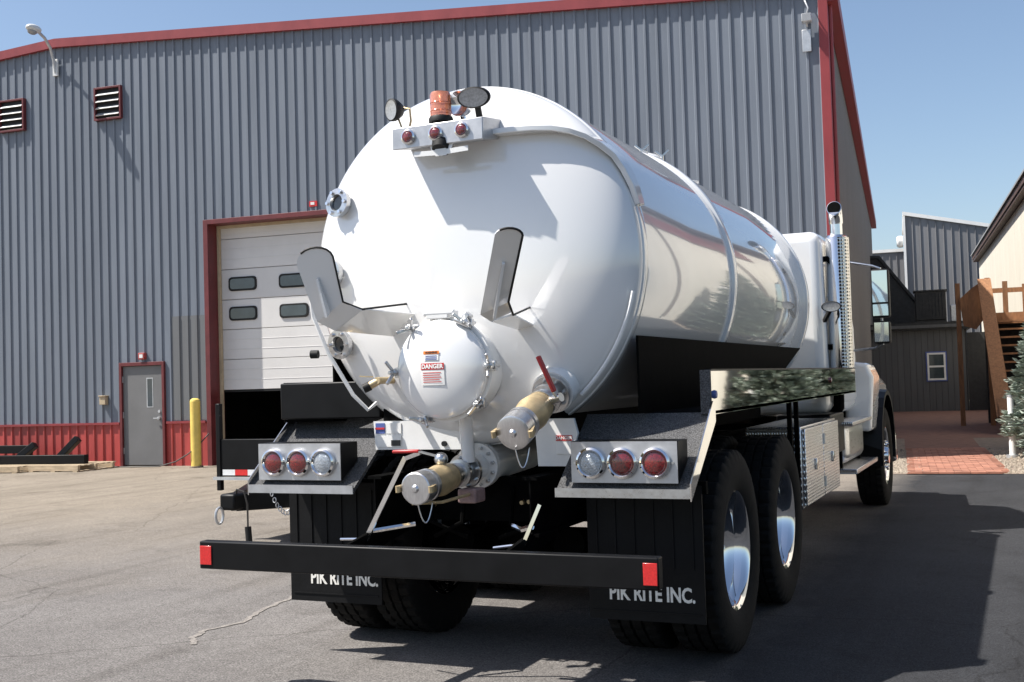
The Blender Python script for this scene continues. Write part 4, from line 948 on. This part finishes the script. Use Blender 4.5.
# fuel tank / steps
for s in (-1, 1):
    mb = MB(); a, b = sorted((.62*s, 1.08*s)); mb.box(a, b, 4.95, 5.75, .70, 1.06); bb = mb.build('battery_box', 'black', T, bevel=.02)
    a, b = sorted((.70*s, 1.10*s)); mb = MB(); mb.box(a, b, 5.80, 6.95, .56, .96); mb.build('fuel_tank', 'satin', T, bevel=.10, seg=5)
    a, b = sorted((1.0*s, 1.205*s))
    MB().box(a, b, 5.55, 7.1, .50, .545).build('cab_step', 'tread', T, bevel=.006)
    MB().box(a, b-.03 if s > 0 else b, 5.6, 7.0, .93, .965).build('cab_step', 'tread', T, bevel=.006)
    for y in (5.65, 6.9): MB().box(min(1.0*s, 1.06*s), max(1.0*s, 1.06*s), y, y+.05, .545, .929).build('step_bracket', 'chassis', T)

# cab
def loft(sections, name, m, parent=T, bevel=.0, seg=4):
    """sections: (y, half width bottom, half width top, z0, z1)"""
    mb = MB()
    for (ya, wa, ta, z0, z1), (yb, wb, tb, z2, z3) in zip(sections[:-1], sections[1:]):
        A_ = [(-wa, ya, z0), (wa, ya, z0), (ta, ya, z1), (-ta, ya, z1)]; B_ = [(-wb, yb, z2), (wb, yb, z2), (tb, yb, z3), (-tb, yb, z3)]
        for i in range(4): mb.add([A_[i], A_[(i+1) % 4], B_[(i+1) % 4], B_[i]], [(0, 1, 2, 3)])
    y, w, t_, z0, z1 = sections[0]; mb.add([(-w, y, z0), (w, y, z0), (t_, y, z1), (-t_, y, z1)], [(0, 1, 2, 3)])
    y, w, t_, z0, z1 = sections[-1]; mb.add([(-w, y, z0), (w, y, z0), (t_, y, z1), (-t_, y, z1)], [(0, 1, 2, 3)])
    return mb.build(name, m, parent, bevel=bevel, seg=seg)
CAB = loft([(5.42, 1.0, .98, 1.05, 2.70), (6.55, 1.02, .96, 1.02, 2.74), (7.15, 1.02, .94, 1.02, 2.45), (7.45, 1.02, .99, 1.05, 1.85)], 'cab', 'cabpaint', bevel=.10, seg=5)
MB().box(-.65, .65, 5.405, 5.43, 1.95, 2.45).build('rear_window', 'glass', CAB, bevel=.01)
for s in (-1, 1):
    xw = 1.0*s
    d_ = MB().prism([(1.012*s, 5.75, 1.15), (1.012*s, 7.0, 1.15), (1.012*s, 7.0, 1.85), (.975*s, 6.85, 2.5), (.97*s, 5.75, 2.5)], (.02*s, 0, 0)).build('door', 'cabpaint', CAB)
    MB().prism([(1.012*s+.021*s, 5.85, 1.86), (1.012*s+.021*s, 6.9, 1.86), (.985*s+.021*s, 6.75, 2.40), (.985*s+.021*s, 5.85, 2.40)], (.004*s, 0, 0)).build('side_window', 'glass', CAB)
    MB().box(min(1.034*s, 1.06*s), max(1.034*s, 1.06*s), 5.85, 6.0, 1.62, 1.66).build('door_handle', 'chrome', CAB)
    # grab handle beside door
    MB().tube([(1.0*s, 5.60, 1.25), (1.07*s, 5.60, 1.27), (1.07*s, 5.60, 2.10), (1.0*s, 5.60, 2.12)], .014, 8).build('grab_handle', 'chrome', CAB, smooth=True)
MB().prism([(-.93, 7.16, 2.43), (.93, 7.16, 2.43), (.97, 7.455, 1.87), (-.97, 7.455, 1.87)], (0, .012, .005)).build('windscreen', 'glass', CAB)
loft([(7.2, .80, .70, 1.0, 1.80), (8.0, .72, .60, 1.0, 1.72), (8.9, .62, .52, .9, 1.55)], 'hood', 'cabpaint', bevel=.08)
MB().box(-.45, .45, 8.9, 8.93, .80, 1.45).build('grille', 'chrome', T)
MB().box(-1.2, 1.2, 8.95, 9.15, .35, .70).build('front_bumper', 'chrome', T, bevel=.04)
for s in (-1, 1):
    # front fender: arch over the wheel, with a white rear panel
    prof = []
    for i in range(15):
        a = R_(-12+204*i/14); prof.append((math.cos(a), math.sin(a)))
    mb = MB()
    for i in range(14):
        (c0, s0), (c1, s1) = prof[i], prof[i+1]
        P0 = lambda c, q, r, x: (x, 8.05+c*r*1.02, .56+q*r)
        x0, x1 = .74*s, 1.225*s
        vs = [P0(c0, s0, .60, x0), P0(c0, s0, .60, x1), P0(c0, s0, .70 if s0 > .2 else .64, x0), P0(c0, s0, .65, x1), P0(c1, s1, .60, x0), P0(c1, s1, .60, x1), P0(c1, s1, .70 if s1 > .2 else .64, x0), P0(c1, s1, .65, x1)]
        mb.add(vs, [(0, 1, 5, 4), (2, 6, 7, 3), (0, 2, 3, 1), (4, 5, 7, 6), (1, 3, 7, 5), (0, 4, 6, 2)])
    fd = mb.build('front_fender', 'black', T, weld=False)
    mb = MB(); mb.prism([(s*.90, 7.05, .82), (s*1.16, 7.05, .80), (s*1.20, 7.05, 1.36), (s*1.14, 7.05, 1.50), (s*.92, 7.05, 1.53)], (0, .55, 0)); mb.build('fender_skirt', 'cabpaint', T, bevel=.04, seg=4)
    mb = MB(); mb.prism([(s*.62, 7.35, 1.2), (s*1.16, 7.35, 1.2), (s*1.14, 7.35, 1.48), (s*.62, 7.35, 1.55)], (0, 1.4, -.18)); mb.build('wing', 'cabpaint', T, bevel=.06, seg=4)
    mb = MB(); mb.sphere((s*.86, 8.78, 1.12), .14, 16, 10, (1.1, .6, .9)); mb.build('headlight', 'lens_clear', T, smooth=True)
    # exhaust / air stacks
ex = MB().lathe([(.0, 0), (.098, 0), (.10, .02), (.10, 1.20), (.085, 1.225), (.055, 1.23), (.055, 1.36)], (1.095, 5.63, 1.44), (0, 0, 1), 32).build('exhaust_stack', 'chrome', T, smooth=True)
mb = MB(); pth = [(1.095, 5.63, 2.77), (1.095, 5.627, 2.81), (1.095, 5.615, 2.85), (1.095, 5.59, 2.885), (1.095, 5.55, 2.905)]; mb.tube(pth, .062, 20); mb.build('outlet_pipe', 'chrome', ex, smooth=True)
mb = MB(); d = Vector((0, -.05, .015)).normalized(); c = Vector(pth[-1]); mb.lathe([(.062, -.01), (.066, .0), (.066, .006), (.060, .007)], c, d, 24); mb.build('outlet_lip', 'chrome', ex, smooth=True)
mb = MB(); mb.cyl(c+d*.001, c+d*.0075, .061, n=24); mb.build('outlet_opening', 'chassis', ex)
mb = MB(); mb.lathe([(.108, .02), (.108, 1.20)], (1.095, 5.63, 1.44), (0, 0, 1), 20, R_(12), R_(160)); mb.build('heat_guard', 'perf', ex, smooth=True)
mb = MB()
for z in (1.65, 2.45): mb.bar((.98, 5.55, z), (1.06, 5.60, z), .03, .05)
mb.tube([(1.06, 5.65, 1.46), (1.05, 5.68, 1.1), (.8, 5.8, .8)], .05, 10); stuff(mb.build('stack_bracket', 'chassis', ex))
ol = worklamp((1.075, 5.28, 2.00), (.15, -.97, -.05), .085, .048, 'work_lamp'); MB().bar((1.06, 5.31, 1.97), (.99, 5.42, 1.88), .03, .03).build('bracket', 'dark', ol)
# mirrors
for s in (-1, 1):
    mb = MB(); xc = 1.37*s; mb.box(xc-.085, xc+.085, 6.40, 6.52, 1.93, 2.40); mi = mb.build('door_mirror', 'dark', T, bevel=.025)
    MB().box(xc-.07, xc+.07, 6.3955, 6.3995, 2.08, 2.385).build('mirror_glass', 'mirror_glass', mi); MB().box(xc-.07, xc+.07, 6.3955, 6.3995, 1.95, 2.06).build('mirror_glass', 'mirror_glass', mi)
    MB().box(xc-.08, xc+.08, 6.41, 6.53, 1.68, 1.90).build('spot_mirror', 'dark', mi, bevel=.025); MB().box(xc-.065, xc+.065, 6.4055, 6.4095, 1.70, 1.885).build('mirror_glass', 'mirror_glass', mi)
    MB().tube([(.96*s, 6.5, 2.52), (1.30*s, 6.46, 2.44), (1.37*s, 6.46, 2.41)], .012, 8).tube([(1.0*s, 6.5, 1.62), (1.30*s, 6.46, 1.64), (1.37*s, 6.46, 1.68)], .012, 8).tube([(1.37*s, 6.47, 1.67), (1.37*s, 6.47, 2.42)], .012, 8).build('mirror_arm', 'satin', mi, smooth=True)
MB().tube([(.99, 6.0, 2.50), (1.12, 6.0, 2.48), (1.14, 6.0, 2.44), (1.14, 6.0, 1.62), (1.12, 6.0, 1.58), (1.0, 6.0, 1.58)], .013, 8).build('grab_rail', 'chrome', T, smooth=True)

# ------------------------------------------------------------------ black trailer parked to the left
TR = thing('trailer', 'black low trailer parked left of the tank truck, drawbar towards the camera', 'trailer', (-3.5, 4.0, .04))
MB().box(-1.16, 1.22, .0, .05, .585, .95).build('front_panel', 'black', TR, bevel=.006)
MB().box(-1.16, 1.22, .051, 4.4, .60, .70).build('deck', 'black', TR)
MB().box(-1.17, -1.12, -.012, .04, .45, 1.30).build('corner_post', 'black', TR, bevel=.006); MB().box(1.18, 1.23, -.012, .04, .45, 1.30).build('corner_post', 'black', TR, bevel=.006)
MB().box(-1.2, 1.25, -.03, -.001, .555, .584).build('lower_rail', 'galv', TR)
for i in range(9):
    MB().box(-1.10+i*.15, -1.10+i*.15+.148, -.0045, -.001, .60, .655).build('reflective_tape', 'white_tape' if i % 2 == 0 else 'reflector', TR)
for s in (-1, 1):
    MB().bar((s*.85+.05, .1, .46), (-.17, -1.0, .46), .09, .15).build('drawbar', 'black', TR, bevel=.006)
    for y in (2.0, 2.9):
        w = link_mesh('wheel', rimo, TR, (s*1.0+.03, y, .321), (0, 0, 0 if s > 0 else math.pi), (.7, .7, .7)); link_mesh('tyre', tyre, w)
MB().box(-.25, -.09, -1.12, -.92, .40, .54).build('coupler', 'black', TR, bevel=.02)
mb = MB(); rp = [(-.22, -1.16+.05*math.cos(t*.5236), .36+.07*math.sin(t*.5236)) for t in range(12)]; mb.tube(rp, .012, 6, True); mb.build('lunette_ring', 'galv', TR, smooth=True)
mb = MB(); mb.tube([(-.12, -1.05, .54), (-.08, -1.1, .58), (-.02, -1.08, .56), (0, -1.06, .45), (.0, -1.06, .25)], .008, 6); mb.build('plug_cable', 'hose', TR, smooth=True)
mb = MB(); mb.cyl((.0, -1.06, .26), (.01, -1.06, .13), .028, n=12); mb.build('plug', 'dark', TR, smooth=True)
ch = MB()
for k in range(12):
    t_ = k/11; c = Vector((.10+.22*t_, -.85+.12*t_, .52-.75*t_*(1-t_)*.9+.0*t_))
    rp = [(c.x+.017*math.cos(q*.785)*(1 if k % 2 else .3), c.y+.012*math.cos(q*.785)*(0 if k % 2 else 1), c.z+.022*math.sin(q*.785)) for q in range(8)]; ch.tube(rp, .005, 5, True)
ch.build('safety_chain', 'galv', TR)
